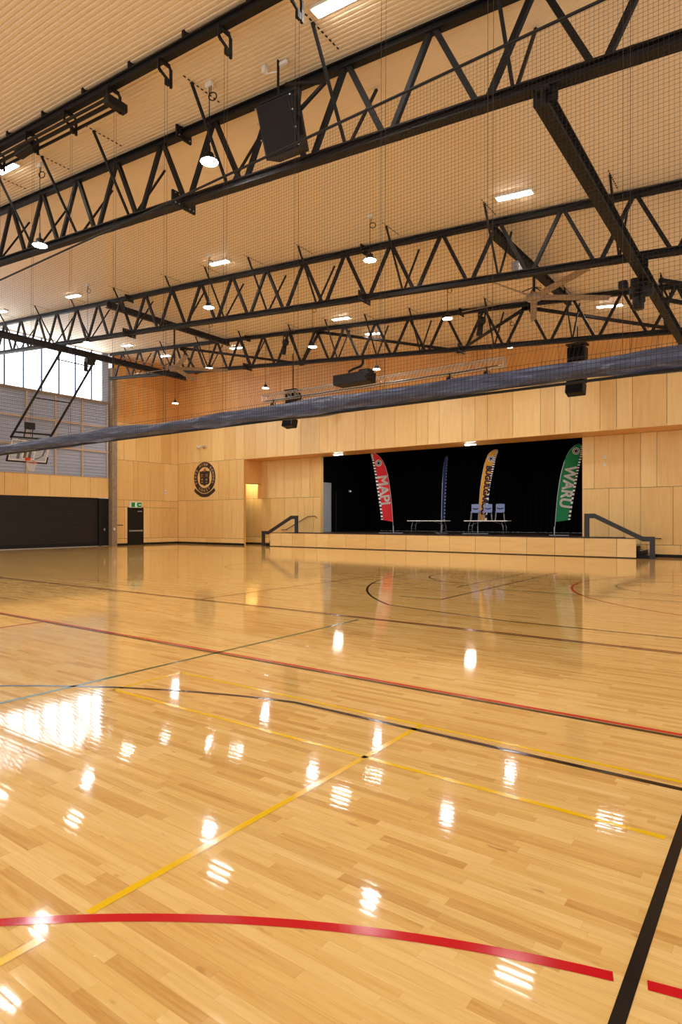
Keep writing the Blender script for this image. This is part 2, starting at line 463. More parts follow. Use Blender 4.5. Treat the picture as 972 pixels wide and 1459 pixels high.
panels(wb, 'y', YB, [(5.46, 7.95, seam_u), (ZF + 0.005, 7.95, seam_f)])
up = [(7.95, 10.45, fill(cx0, XR)), (10.45, 12.4, fill(cx0, XR))]
wbo = wb.build('wall_back', ['ply', 'matt_black']); struct(wbo)
wu = MB(); panels(wu, 'y', YB, up); struct(wu.build('wall_back_upper', 'ply_red'))

# left wall beyond the column (with the exit door)
wl = MB(); wl.mat = 1
wl.bb(XL - 0.13, XL - 0.03, 22.95, YB + 0.1, 0, 13); wl.mat = 0
yA, yB2 = 23.0, YB
dA, dB = 24.0, 25.12
panels(wl, 'x', XL, [(0.12, 0.42, [yA, dA - 0.04]), (0.12, 0.42, [dB + 0.04, 26.6, yB2]),
  (0.42, 2.42, [yA, 23.75, dA - 0.04]), (0.42, 2.42, [dB + 0.04, 25.7, 26.7, 27.3, yB2]),
  (2.42, 2.88, [yA, 23.7, 25.7, 26.7, 27.3, yB2]),
  (2.88, 5.4, [yA, 24.4, 24.75, 25.7, 26.8, yB2]), (5.4, 7.78, [yA, 23.7, 24.6, 25.6, 26.6, 27.4, yB2]), ])
struct(wl.build('wall_left_far', ['ply', 'matt_black']))
wlu = MB(); panels(wlu, 'x', XL, [(7.78, 10.3, fill(yA, yB2)), (10.3, 12.3, fill(yA, yB2))])
struct(wlu.build('wall_left_far_upper', 'ply_red'))
bb_ = MB().bb(XL, cx1, YB - 0.012, YB + 0.03, 0, 0.115).build('baseboard_back', 'black'); struct(bb_)
b2 = MB().bb(XL - 0.03, XL + 0.012, yA, dA - 0.05, 0, 0.115).bb(XL - 0.03, XL + 0.012, dB + 0.05, YB, 0, 0.115)
struct(b2.build('baseboard_left', 'black'))

# left wall in front of the column: timber band, grey ribbed cladding, ribbon window
YC = 22.62                                 # face of the column
wc = MB()
prof = []; z = 4.18
while z < 8.78: prof += [(z, 0), (z + 0.10, 0), (z + 0.12, 0.03), (z + 0.17, 0.03)]; z += 0.19
vs = []; fs = []
for zz, dx in prof:
    for yy in (YN, YC): vs.append((XL - 0.05 + dx, yy, min(zz, 8.8)))
for k in range(len(prof) - 1): fs.append((2 * k, 2 * k + 1, 2 * k + 3, 2 * k + 2))
wc.add(vs, fs); wc.bb(XL - 0.3, XL - 0.06, YN, YC, 4.1, 8.8)
struct(wc.build('wall_left_cladding', 'cladding'))
gt = MB()
for yy in [22.5 - 1.66 * k for k in range(0, 17)]: gt.bb(XL - 0.02, XL + 0.05, yy - 0.05, yy + 0.05, 4.19, 8.8)
struct(gt.build('trim_cladding_post', 'frame_tan'))
g2 = MB()
for zz in (5.78, 7.3): g2.bb(XL + 0.01, XL + 0.08, YN, YC - 0.05, zz - 0.055, zz + 0.055)
struct(g2.build('trim_cladding_rail', 'frame_tan'))
wbd = MB(); wbd.mat = 1; wbd.bb(XL - 0.3, XL - 0.03, YN, YC, 2.95, 4.16); wbd.mat = 0
panels(wbd, 'x', XL, [(2.94, 4.18, [22.62 - 1.257 * k for k in range(22, -1, -1)])])
struct(wbd.build('wall_left_band', ['ply', 'matt_black']))
struct(MB().bb(XL - 0.15, XL + 0.03, YN, YC, 4.18, 4.21).build('trim_band_cap', 'frame_tan'))

# ribbon window
win = MB().bb(XL - 0.28, XL + 0.06, YN, YC, 8.72, 8.88).build('window_1', 'sill'); struct(win)
mu = [22.5, 22.15, 21.48, 20.43, 19.41, 18.39, 17.37, 16.34] + [16.34 - 1.03 * k for k in range(1, 20)]
for yy in mu[2:]:
    MB().bb(XL - 0.16, XL - 0.01, yy - 0.04, yy + 0.04, 8.86, 12.05).build('mullion', 'mullion', win)
jam = MB().bb(XL - 0.14, XL + 0.0, 22.16, 22.6, 8.86, 12.0).build('window_jamb', 'cladding', win)
for i, (a, b) in enumerate(zip(mu[1:-1], mu[2:])):
    MB().bb(XL - 0.13, XL - 0.10, b + 0.03, a - 0.03, 8.87, 12.05).build('pane', 'glazing', win)
struct(MB().bb(XL - 0.15, XL - 0.02, YN, YC, 11.84, 12.3).build('trim_window_head', 'frame_tan'))

# column at the end of the far truss
colm = MB().bevbox((XL + 0.1, 22.83, 5.5), (0.42, 0.36, 11.0), 0.015).build('column', 'column'); struct(colm)
pl_ = thing('switch_plate', (XL + 0.32, 22.8, 1.0), 'small white switch plate low on the tan column beside the black shutter', 'switch')
MB().bevbox((XL + 0.32, 22.8, 1.05), (0.025, 0.12, 0.16), 0.006).build('plate', 'white', pl_)
MB().bevbox((XL + 0.336, 22.8, 1.06), (0.012, 0.04, 0.06), 0.003).build('rocker', 'grey_steel', pl_)

# black roller shutter
sh = thing('roller_shutter', (XL, 16, 0), 'wide black roller shutter under the timber band on the left wall', 'shutter')
sb = MB(); vs = []; fs = []; prof = []; z = 0.22
while z < 2.9: prof += [(z, 0.0), (z + 0.015, 0.02), (z + 0.075, 0.02), (z + 0.09, 0.0)]; z += 0.095
for zz, dx in prof:
    for yy in (YN, 21.95): vs.append((XL - 0.1 + dx, yy, zz))
for k in range(len(prof) - 1): fs.append((2 * k, 2 * k + 1, 2 * k + 3, 2 * k + 2))
sb.add(vs, fs); sb.bb(XL - 0.2, XL - 0.11, YN, 21.95, 0.2, 2.93)
sb.build('curtain', 'shutter', sh)
MB().bb(XL - 0.12, XL - 0.06, YN, 21.95, 0.03, 0.24).build('bottom_rail', 'black', sh)
MB().bb(XL - 0.14, XL + 0.02, 21.93, 22.1, 0, 2.93).build('guide_rail', 'black', sh)
MB().bb(XL - 0.14, XL - 0.02, 22.1, YC, 0, 2.93).build('end_panel', 'black_steel', sh)
MB().bevbox((XL - 0.005, 22.33, 1.02), (0.03, 0.09, 0.14), 0.006).build('key_switch', 'grey_steel', sh)
MB().bb(XL - 0.02, XL + 0.02, YN, 22.6, 0, 0.03).build('threshold', 'grey_steel', sh)

# exit door
d1 = MB()
d1.bb(XL - 0.02, XL + 0.015, dA - 0.05, dA, 0, 2.36).bb(XL - 0.02, XL + 0.015, dB, dB + 0.05, 0, 2.36).bb(XL - 0.02, XL + 0.015, dA, dB, 2.30, 2.36)
d1 = struct(d1.build('door_1', 'black_steel'))
MB().bevbox((XL - 0.012, (dA + dB) / 2, 1.15), (0.04, dB - dA - 0.02, 2.28), 0.005).build('door_leaf', 'black', d1)
MB().bb(XL + 0.03, XL + 0.08, dA + 0.06, dB - 0.06, 0.87, 0.96).bb(XL + 0.0, XL + 0.05, dA + 0.07, dA + 0.13, 0.85, 0.98).bb(XL + 0.0, XL + 0.05, dB - 0.13, dB - 0.07, 0.85, 0.98).build('push_bar', 'grey_steel', d1)
MB().bevbox((XL + 0.05, 24.85, 2.16), (0.06, 0.32, 0.07), 0.01).build('door_closer', 'grey_steel', d1)

ex = thing('exit_sign', (XL, 24.55, 2.38), 'lit green and white running man exit sign above the black exit door', 'sign')
MB().bevbox((XL + 0.07, 24.5, 2.58), (0.12, 0.92, 0.38), 0.02).build('sign_box', 'white', ex)
MB().bb(XL + 0.128, XL + 0.134, 24.16, 24.92, 2.43, 2.73).build('green_face', 'exit_green', ex)
mm = MB(); X = XL + 0.134; dp = 0.006
def quad2(mb, pts): mb.prism([(p[0], p[1]) for p in pts], (X, 24.54, 2.58), (0, 1, 0), (0, 0, 1), dp)
quad2(mm, [(-.10, -.13), (.06, -.13), (.06, .13), (-.10, .13)])                       # doorway
mm.build('doorway_symbol', 'exit_white', ex)
mr = MB(); X = XL + 0.140
quad2(mr, [(-.01, -.03), (.035, -.03), (.045, .05), (.0, .055)])                       # body of the running figure
quad2(mr, [(-.005, -.03), (.03, -.03), (-.03, -.115), (-.055, -.105)])
quad2(mr, [(.02, -.03), (.045, -.02), (.065, -.075), (.045, -.085)])
quad2(mr, [(.0, .05), (.01, .025), (-.06, .0), (-.065, .02)])
quad2(mr, [(.04, .05), (.045, .03), (.085, .0), (.09, .02)])
mr.prism([(0.026 * math.cos(t * PI / 5), 0.026 * math.sin(t * PI / 5)) for t in range(10)], (X, 24.57, 2.672), (0, 1, 0), (0, 0, 1), dp)
mr.build('running_figure', 'exit_green', ex)
ma = MB(); X = XL + 0.134
quad2(ma, [(.16, -.02), (.26, -.02), (.26, .02), (.16, .02)]); quad2(ma, [(.26, -.06), (.33, 0), (.26, .06)])
ma.build('arrow_symbol', 'exit_white', ex)

hatch = MB().bevbox((XL + 0.01, 23.42, 1.28), (0.02, 0.42, 0.05), 0.004).build('wall_slot_handle', 'black_steel')
tag(hatch, 'thin dark slot handle on the panel between column and exit door', 'handle')
th = thing('wall_sensor', (XL, 26.9, 3.5), 'small white oval sensor on the plywood near the corner', 'sensor')
MB().bevbox((XL + 0.02, 26.9, 3.5), (0.04, 0.16, 0.26), 0.018).build('sensor_body', 'white', th)
MB().bb(XL + 0.04, XL + 0.046, 26.86, 26.94, 3.45, 3.52).build('sensor_grille', 'grey_steel', th)

# ---- recess: soffit, return walls, recessed wall with the stage opening
OX0, OX1 = -22.85, -7.6                    # stage opening
wr = MB(); wr.mat = 1
wr.bb(-31, OX0 - 0.03, YR + 0.03, YR + 0.13, 0, 5.6).bb(OX1 + 0.03, XR, YR + 0.03, YR + 0.13, 0, 5.6); wr.mat = 0
recL = [-30.6, -29.3, -28.4, -27.73, -27.18, -26.45, -25.74, -24.93, -24.31, -23.69, OX0]
panels(wr, 'y', YR, [(0.12, 0.5, [-30.6, -28.6, -27, -25.4, OX0]), (0.5, 3.0, recL[0:4] + [-26.9, -25.7, -24.6, -24.1, -23.4, OX0]), (3.0, ZF, recL)])
panels(wr, 'y', YR, [(0.12, 0.53, [OX1, -6.2, -4.9, -3.6, -2, 0, 2, XR]), (0.53, 3.03, [OX1, -6.45, -5.83, -5.15, -3.89, -2.7, -1.4, 0, 1.2, 2.6, XR]), (3.03, ZF, [OX1, -7.08, -5.83, -5.15, -4.51, -3.2, -2.2, -1, 0.3, 1.6, 3, XR])])
wr.bb(OX0 - 0.04, OX0, YR - 0.002, YR + 0.3, ZST, ZF).bb(OX1, OX1 + 0.04, YR - 0.002, YR + 0.3, ZST, ZF)
struct(wr.build('wall_recess', ['ply', 'matt_black']))
sf = MB().bb(cx1, XR, YB + 0.02, YR + 0.13, ZF, ZF + 0.1)
struct(sf.build('trim_soffit', 'ply_red'))
rv = MB()                                   # return beside the crest wall, with a doorway through it
rv.bb(cx1 - 0.03, cx1, YB, YB + 0.14, 0.0, ZF).bb(cx1 - 0.03, cx1, YB + 0.14, YR, 3.92, ZF).bb(cx1 - 0.03, cx1, 29.25, YR, 3.0, 3.92)
struct(rv.build('wall_return', 'ply_red'))
struct(MB().bb(cx1 - 0.03, cx1 + 0.0, YB + 0.14, YR, 3.89, 3.93).build('trim_doorway_head', 'black_steel'))
pa = MB().bb(-31, cx1 - 0.03, YB + 0.14, YR, 4.4, 4.5).bb(-31.1, -31, YB + 0.1, YR, 0, 4.5)
struct(pa.build('wall_passage', 'ply'))
struct(MB().bb(-31, -25.6, YR - 0.012, YR + 0.03, 0, 0.115).bb(-4.6, XR, YR - 0.012, YR + 0.03, 0, 0.115).build('baseboard_recess', 'black'))
lp = thing('passage_lamp', (-28.6, 28.9, 4.4), 'warm lamp hidden over the passage left of the stage', 'lamp')
MB().bevbox((-28.5, 28.9, 4.34), (0.9, 0.5, 0.1), 0.01).build('lamp_body', 'white', lp)
MB().bb(-28.9, -28.1, 28.7, 29.1, 4.28, 4.29).build('diffuser', 'passage_lamp', lp)

# soffit lamps
so = thing('soffit_ceiling_lamp', (-20.9, 28.75, ZF), 'small lit soffit lamp above the red banner', 'ceiling light', 'lamps under the stage soffit')
MB().bevbox((-20.9, 28.75, ZF - 0.03), (0.55, 0.26, 0.06), 0.008).build('lamp_body', 'white', so)
MB().bb(-21.14, -20.66, 28.65, 28.85, ZF - 0.075, ZF - 0.062).build('diffuser', 'soffit_lamp', so)
dup(so, (-12.75, 28.75, ZF), 'small lit soffit lamp above the amber banner')

# ---- stage
sp = MB(); sp.mat = 1
sp.bb(-23.0, -7.0, YB + 0.03, YR + 7.6, 0, ZST - 0.02).bb(-25.4, -5.1, YB + 0.03, YB + 0.08, 0, ZST - 0.01); sp.mat = 0
ssm = [-25.48, -24.6, -23.7, -22.78, -21.85, -21.04, -19.82, -18.47, -17.26, -15.98, -14.72, -13.51, -12.16, -10.91, -9.64, -8.37, -7.1, -5.79, -5.03]
panels(sp, 'y', YB - 0.02, [(0.03, ZST - 0.03, ssm)])
struct(sp.build('wall_stage_front', ['ply_floor_skirt', 'black']))
struct(MB().bb(-23.4, -6.9, YB - 0.02, YR + 7.6, ZST - 0.03, ZST).bb(-25.48, -5.03, YB - 0.03, YB + 0.1, ZST - 0.03, ZST).build('floor_stage', simple('dark stage boards', C3(62, 44, 36), 0.35)))
struct(MB().bb(OX0 - 0.6, OX0 - 0.5, YR + 0.13, 38, ZST, 9).bb(OX1 + 0.5, OX1 + 0.6, YR + 0.13, 38, ZST, 9).bb(OX0 - 0.6, OX1 + 0.6, 37.5, 37.6, ZST, 9).bb(OX0 - 0.6, OX1 + 0.6, YR + 0.1, 37.6, 8.9, 9).build('wall_stage', 'matt_black'))
struct(MB().bb(OX0 - 0.6, OX1 + 0.6, YR + 0.10, YR + 0.13, ZF, 8.9).build('wall_stage_header', 'matt_black'))
def pleated(x0, x1, yy, z0, z1, pitch, amp):
    vs = []; fs = []; n = int((x1 - x0) / pitch * 6)
    for k in range(n + 1):
        x = x0 + (x1 - x0) * k / n; y = yy + amp * math.sin(2 * PI * k / 6) + 0.3 * amp * math.sin(k * 0.37)
        vs += [(x, y, z0), (x, y, z1)]
    for k in range(n): fs.append((2 * k, 2 * k + 2, 2 * k + 3, 2 * k + 1))
    o = len(vs)
    vs += [(x, y + 0.01, z) for x, y, z in vs]
    for k in range(n): fs.append((o + 2 * k + 1, o + 2 * k + 3, o + 2 * k + 2, o + 2 * k))
    return MB().add(vs, fs)
sc = pleated(OX0 - 0.5, OX1 + 0.5, 36.3, ZST + 0.02, 8.6, 0.32, 0.05); sc.smooth = True
scu = sc.build('stage_curtain', 'matt_black'); tag(scu, 'full width pleated black curtain across the back of the stage', 'curtain')
# grey door leaf in the left wing
gd = thing('stage_door', (OX0 - 0.48, 30.55, ZST), 'pale grey door leaf in the left wing of the black stage', 'door')
MB().bevbox((OX0 - 0.45, 30.55, ZST + 1.55), (0.06, 1.45, 3.08), 0.008).build('door_leaf', 'grey_door', gd)
MB().bb(OX0 - 0.42, OX0 - 0.35, 30.0, 30.25, ZST + 1.0, ZST + 1.12).build('door_handle', 'black_steel', gd)
up_ = thing('stage_upright', (OX0 - 0.4, 31.75, ZST), 'thin pale grey upright beside the grey door leaf on the stage', 'pole')
MB().bar((OX0 - 0.4, 31.75, ZST + 0.02), (OX0 - 0.4, 31.75, ZST + 2.55), 0.06).build('post', 'handrail', up_)
MB().bevbox((OX0 - 0.4, 31.75, ZST + 0.015), (0.3, 0.3, 0.03), 0.008).build('foot_plate', 'handrail', up_)
el = thing('emergency_lamp', (OX0 - 0.5, 33.4, 3.5), 'tiny white lamp on the black left wing wall of the stage', 'lamp')
MB().bevbox((OX0 - 0.46, 33.4, 3.5), (0.08, 0.2, 0.12), 0.01).build('lamp_body', 'white', el)
MB().bevbox((OX0 - 0.41, 33.4, 3.5), (0.02, 0.1, 0.08), 0.004).build('lens', 'exit_white', el)

def stair(name, x0, dirx, label):
    t = thing(name, (x0, YB + 0.9, 0), label, 'stairs')
    for k in range(4):
        h = ZST / 5 * (k + 1); a = x0 + dirx * 0.30 * k; b = x0 + dirx * 1.55
        mb = MB().bb(min(a, b), max(a, b), YB + 0.12, YR - 0.03, h - ZST / 5, h - 0.02); s_ = mb.build('step', 'black_steel', t)
        MB().bb(min(a, a + dirx * 0.06), max(a, a + dirx * 0.06), YB + 0.12, YR - 0.03, h - 0.02, h).build('nosing', 'grey_steel', s_)
    MB().bb(min(x0 + dirx * 1.2, x0 + dirx * 2.4), max(x0 + dirx * 1.2, x0 + dirx * 2.4), YB + 0.12, YR - 0.03, ZST - 0.12, ZST - 0.005).build('landing', 'black_steel', t)
stair('stage_stairs', -4.55, -1, 'dark steps climbing behind the right end of the stage front')
stair('stage_stairs', -25.95, 1, 'dark steps climbing behind the left end of the stage front')

def handrail(name, pts, posts, label, w=0.2):
    """chunky flat balustrade in the plane of the stage front"""
    t = thing(name, (pts[0][0], YB - 0.1, 0), label, 'handrail', 'charcoal stair balustrades')
    y0 = YB - 0.13
    vs = []; fs = []
    for k, (x, z) in enumerate(pts):
        for yy in (y0, y0 + 0.09):
            vs += [(x, yy, z), (x, yy, z - w)]
    for k in range(len(pts) - 1):
        a, b = 4 * k, 4 * k + 4
        fs += [(a, a + 1, b + 1, b), (a + 2, b + 2, b + 3, a + 3), (a, b, b + 2, a + 2), (a + 1, a + 3, b + 3, b + 1)]
    fs += [(0, 2, 3, 1), (len(vs) - 4, len(vs) - 3, len(vs) - 1, len(vs) - 2)]
    MB().add(vs, fs).build('top_rail', 'handrail', t)
    for xa, xb, z0, z1 in posts: MB().bb(xa, xb, y0, y0 + 0.09, z0, z1 - w + 0.001).build('post', 'handrail', t)
handrail('stair_balustrade', [(-26.06, 0.93), (-25.55, 0.93), (-23.72, 1.86), (-23.22, 1.86)], [(-26.06, -25.85, 0, 0.93), (-23.43, -23.22, ZST, 1.86)], 'charcoal balustrade rising to the stage on its left end')
handrail('stair_balustrade', [(-4.32, 0.92), (-4.78, 0.92), (-6.66, 1.88), (-7.08, 1.88)], [(-4.51, -4.32, 0, 0.92), (-7.08, -6.88, ZST, 1.88)], 'charcoal balustrade falling from the stage on its right end')
def wallrail(pts, brackets, label):
    t = thing('wall_handrail', pts[0], label, 'handrail', 'thin rails on the recessed wall')
    mb = MB(); mb.smooth = True; mb.tube(pts, 0.022).build('rail_tube', 'handrail', t)
    for p in brackets: MB().cyl((p[0], YR, p[2] - 0.04), p, 0.012, 6).build('bracket', 'handrail', t)
yw = YR - 0.08
wallrail([(-25.9, yw, 0.98), (-25.5, yw, 1.0), (-23.75, yw, 1.82), (-23.2, yw, 1.84), (-23.05, yw, 1.72)], [(-25.5, yw, 1.0), (-23.75, yw, 1.82)], 'thin rail sloping up the recessed wall behind the left balustrade')
wallrail([(-4.32, yw, 0.80), (-4.95, yw, 0.82), (-6.98, yw, 1.78), (-7.35, yw, 1.79)], [(-4.95, yw, 0.82), (-6.98, yw, 1.78)], 'thin rail on the recessed wall behind the right balustrade')

def outlet(x, z, label):
    t = thing('wall_outlet', (x, YR, z), label, 'outlet', 'white outlets right of the stage')
    MB().bevbox((x, YR - 0.012, z), (0.1, 0.024, 0.13), 0.006).build('plate', 'white', t)
    MB().bb(x - 0.025, x + 0.025, YR - 0.03, YR - 0.024, z - 0.03, z + 0.03).build('rocker', 'grey_steel', t)
outlet(-6.62, 4.45, 'upper white outlet on the panel right of the stage')
outlet(-6.62, 4.12, 'lower white outlet on the panel right of the stage')

# school crest on the back wall
cr = thing('wall_crest', (-31.31, YB, 4.4), 'dark round school crest with shield and ribbon on the plywood wall', 'crest')
CY = YB - 0.025
def ring(mb, r0, r1, z0, n=64, sx=1.0, sz=1.0):
    vs = []; fs = []
    for k in range(n):
        t = 2 * PI * k / n
        for r in (r0, r1):
            for yy in (CY, CY + 0.025): vs.append((-31.31 + sx * r * math.cos(t), yy, z0 + sz * r * math.sin(t)))
    for k in range(n):
        a, b = 4 * k, 4 * ((k + 1) % n)
        fs += [(a, b, b + 2, a + 2), (a + 1, a + 3, b + 3, b + 1), (a + 2, b + 2, b + 3, a + 3), (a, a + 1, b + 1, b)]
    mb.add(vs, fs)
rg = MB(); ring(rg, 0.70, 1.03, 4.42); rg.build('crest_ring', 'crest', cr)
shp = [(-.50, .46), (-.36, .42), (-.2, .47), (0, .42), (.2, .47), (.36, .42), (.5, .46), (.47, .2), (.43, 0), (.46, -.3), (.36, -.42), (.14, -.46), (0, -.54), (-.14, -.46), (-.36, -.42), (-.46, -.3), (-.43, 0), (-.47, .2)]
MB().prism(shp, (-31.31, CY + 0.025, 4.40), (1, 0, 0), (0, 0, 1), 0.025).build('shield', 'crest', cr)
for dx, dz, w, h in ((-.24, .22, .2, .04), (-.24, .1, .2, .03), (-.22, -.1, .12, .1), (-.24, -.28, .16, .05), (.22, .22, .2, .03), (.22, .12, .2, .03), (.2, -.12, .1, .12), (.2, -.3, .14, .04)):
    MB().bb(-31.31 + dx - w / 2, -31.31 + dx + w / 2, CY - 0.006, CY, 4.4 + dz - h / 2, 4.4 + dz + h / 2).build('shield_charge', 'crest_pale', cr)
MB().prism([(-.1, 0), (.1, 0), (.13, .1), (.03, .24), (-.02, .14), (-.1, .13)], (-31.31, CY + 0.02, 4.84), (1, 0, 0), (0, 0, 1), 0.02).build('flame', 'flame', cr)
rb = []
for k in range(17):
    t = math.radians(222 + (318 - 222) * k / 16); rb.append((1.10 * math.cos(t) * 1.12, 1.08 * math.sin(t) + (0.0 if 5 <= k <= 11 else 0.03)))
out = rb + [(x * 1.13, z * 1.13 - 0.10) for x, z in reversed(rb)]
vs = []; n = len(rb); rbm = MB(); fs = []
for x, z in rb: vs += [(-31.31 + x, CY, 4.42 + z), (-31.31 + x * 1.12, CY, 4.42 + z * 1.13 - 0.08), (-31.31 + x, CY + 0.025, 4.42 + z), (-31.31 + x * 1.12, CY + 0.025, 4.42 + z * 1.13 - 0.08)]
for k in range(n - 1):
    a, b = 4 * k, 4 * k + 4
    fs += [(a, b, b + 1, a + 1), (a + 2, a + 3, b + 3, b + 2), (a, a + 2, b + 2, b), (a + 1, b + 1, b + 3, a + 3)]
rbm.add(vs, fs).build('ribbon', 'crest', cr)
def ringtext(txt, a0, a1, top):
    for k, ch in enumerate(txt):
        if ch == ' ': continue
        t = math.radians(a0 + (a1 - a0) * (k / (len(txt) - 1)))
        v, f = text_mesh(ch, 0.23, 0.003, 0.008)
        rot = (t - PI / 2) if top else (t + PI / 2)
        cs, sn = math.cos(rot), math.sin(rot)
        cxx, czz = -31.31 + 0.865 * math.cos(t), 4.42 + 0.865 * math.sin(t)
        MB().add([(cxx + p.x * cs - p.y * sn, CY - 0.006 - p.z, czz + p.x * sn + p.y * cs) for p in v], [list(reversed(q)) for q in f]).build('crest_letter', 'crest_pale', cr)
ringtext('STATE HIGH SCHOOL', 205, -25, True)
ringtext('COAST', 238, 302, False)
for x, lab in ((-31.75, 'left of two small white wall spotlights above the crest'), (-31.2, 'right of two small white wall spotlights above the crest')):
    t = thing('wall_spotlight', (x, YB, 6.5), lab, 'light', 'twin fittings above the crest')
    MB().cyl((x, YB, 6.5), (x, YB - 0.06, 6.5), 0.08, 14).build('rose', 'white', t)
    mb = MB(); mb.smooth = True; mb.cyl((x, YB - 0.05, 6.5), (x, YB - 0.22, 6.42), 0.05, 12, 0.12).build('head', 'frame_tan' if x > -31.5 else 'white', t)

# ================================================================== STEEL
ZB, ZT = 7.457, 8.912
TX0, TX1 = XL + 0.28, 4.2
def zb(x): return ZB - SL * x
def zt(x): return ZT - SL * x
BAY = 1.645; XN = -9.41
YT = (8.67, 15.59, 22.5)
up_o = dn_o = nb_o = fb_o = gp_o = None
braces = [-3.17, -6.12, -9.0, -12.17, -14.3, -16.38, -18.5, -21.7, -24.8, -27.7, -30.95, 0.0]
for ti, (yt, lab) in enumerate(zip(YT, ('nearest black steel roof truss, the one carrying the big box loudspeaker', 'middle black steel roof truss between the nearest truss and the projector truss', 'farthest black steel roof truss, the one carrying the projector near the stage wall'))):
    t = thing('roof_truss', (0, yt, 0), lab, 'truss', 'black steel roof trusses')
    MB().hsec((TX0, yt, zt(TX0)), (TX1, yt, zt(TX1)), 0.15, 0.15, 0.026).build('top_chord', 'black_steel', t)
    MB().hsec((TX0, yt, zb(TX0)), (TX1, yt, zb(TX1)), 0.19, 0.155, 0.028).build('bottom_chord', 'black_steel', t)
    k = -8
    while XN - BAY * k > TX0 - 0.1 or k < 0:
        x = XN - BAY * k; k += 1
        if x > TX1: continue
        xb1, xb2 = x - BAY / 2 + 0.09, x + BAY / 2 - 0.09
        if ti == 0 and up_o is None:
            e = thing('source', (0, yt, 0), None, None)
            up_o = MB().bar((x - 0.05, yt, zt(x) - 0.06), (xb1, yt, zb(xb1) + 0.06), 0.08, 0.088).build('web_member', 'black_steel', t)
            dn_o = MB().bar((x + 0.05, yt, zt(x) - 0.06), (xb2, yt, zb(xb2) + 0.06), 0.08, 0.088).build('web_member', 'black_steel', t)
            bpy.data.objects.remove(e); x_ref = x
        else:
            dxx = x - x_ref
            if xb1 > TX0: clone(up_o, (dxx, 0, -SL * dxx), t)
            if xb2 < TX1: clone(dn_o, (dxx, 0, -SL * dxx), t)
    for x in braces:
        if nb_o is None:
            def br(sg):
                return MB().bar((x, yt + sg * 0.95, ceil_z(x) - 0.005), (x + 0.0, yt + sg * 0.06, zb(x) + 0.08), 0.045, 0.045)
            nm_ = br(-1)
            for q_ in range(9): nm_.box((x + 0.01, yt - 1.12 + 0.105 * q_, ceil_z(x) - 0.006), (0.02, 0.05, 0.012))
            nb_o = nm_.build('fly_brace', 'black_steel', t); fb_o = br(1).build('fly_brace', 'black_steel', t); xb_ref = x
        else:
            clone(nb_o, (x - xb_ref, 0, -SL * (x - xb_ref)), t); clone(fb_o, (x - xb_ref, 0, -SL * (x - xb_ref)), t)
    for x in (-10.35, -22.0):
        for zz in (zb(x), zt(x)):
            g = MB().bevbox((x, yt, zz), (0.05, 0.62 if zz < zt(x) - 0.5 else 0.4, 0.30), 0.006).build('splice_plate', 'black_steel', t)
            for dy in (-0.24, -0.14, 0.14, 0.24):
                if zz > zt(x) - 0.5 and abs(dy) > 0.2: continue
                for dz in (-0.1, 0.1): MB().cyl((x - 0.04, yt + dy, zz + dz), (x + 0.04, yt + dy, zz + dz), 0.016, 6).build('bolt', 'grey_steel', g)

def steel_beam(name, p, q, w, h, label, group):
    t = thing(name, ((p[0] + q[0]) / 2, (p[1] + q[1]) / 2, p[2]), label, 'beam', group)
    MB().hsec(p, q, w, h, 0.03).build('rolled_section', 'black_steel', t)
    return t
def cleat(t, x, y, z0, z1): MB().bevbox((x, y, (z0 + z1) / 2), (0.34, 0.05, z1 - z0), 0.006).build('cleat', 'black_steel', t)
zb1 = zb(-2.72) - 0.27
b = steel_beam('steel_beam', (-2.72, 8.5, zb1), (-2.72, 22.7, zb1), 0.19, 0.27, 'dark beam slung below the trusses, carrying the folded hoop winch', 'beams slung along the hall')
for yt in YT: cleat(b, -2.72, yt, zb1, zb1 + 0.28)
zb4 = zb(-26.9) - 0.27
b = steel_beam('steel_beam', (-26.9, 8.5, zb4), (-26.9, 22.7, zb4), 0.19, 0.27, 'dark beam slung below the trusses, carrying the basketball backstop', 'beams slung along the hall')
for yt in YT: cleat(b, -26.9, yt, zb4, zb4 + 0.28)
b = steel_beam('steel_beam', (-6.22, 15.4, zt(-6.22) - 0.29), (-6.22, 22.5, zt(-6.22) - 0.1), 0.18, 0.25, 'dark beam from middle to far truss above the five bladed fan with its blades spread', 'beams slung along the hall')
b = steel_beam('steel_beam', (-23.3, 15.4, zt(-23.3) - 0.16), (-23.3, 22.5, zt(-23.3) - 0.16), 0.18, 0.25, 'dark beam from middle to far truss above the fan seen edge on', 'beams slung along the hall')
zz_ = [(-32.0, YB - 0.1), (-26.96, 22.5), (-22.9, YB - 0.1), (-17.43, 22.5), (-12.94, YB - 0.1), (-7.77, 22.5), (-3.0, YB - 0.1), (1.7, 22.5)]
nm = ['over the corner of the plywood walls', 'left of the hanging line speaker', 'right of the left hanging line speaker', 'over the projector', 'behind the far truss beside the spread fan', 'behind the folded hoop winch', 'at the right end of the far bay']
for i, (a, c) in enumerate(zip(zz_[:-1], zz_[1:])):
    t = thing('bracing_tube', (a[0], a[1], zt(a[0]) - 0.05), 'dark bracing tube of the far bay zigzag, ' + nm[i], 'brace', 'zigzag bracing of the far bay')
    mb = MB(); mb.smooth = True
    mb.cyl((a[0], a[1], zt(a[0]) - 0.12), (c[0], c[1], zt(c[0]) - 0.12), 0.07, 10).build('tube', 'black_steel', t)
    for p in (a, c): MB().bevbox((p[0], p[1], zt(p[0]) - 0.12), (0.3, 0.12, 0.2), 0.01).build('end_plate', 'black_steel', t)

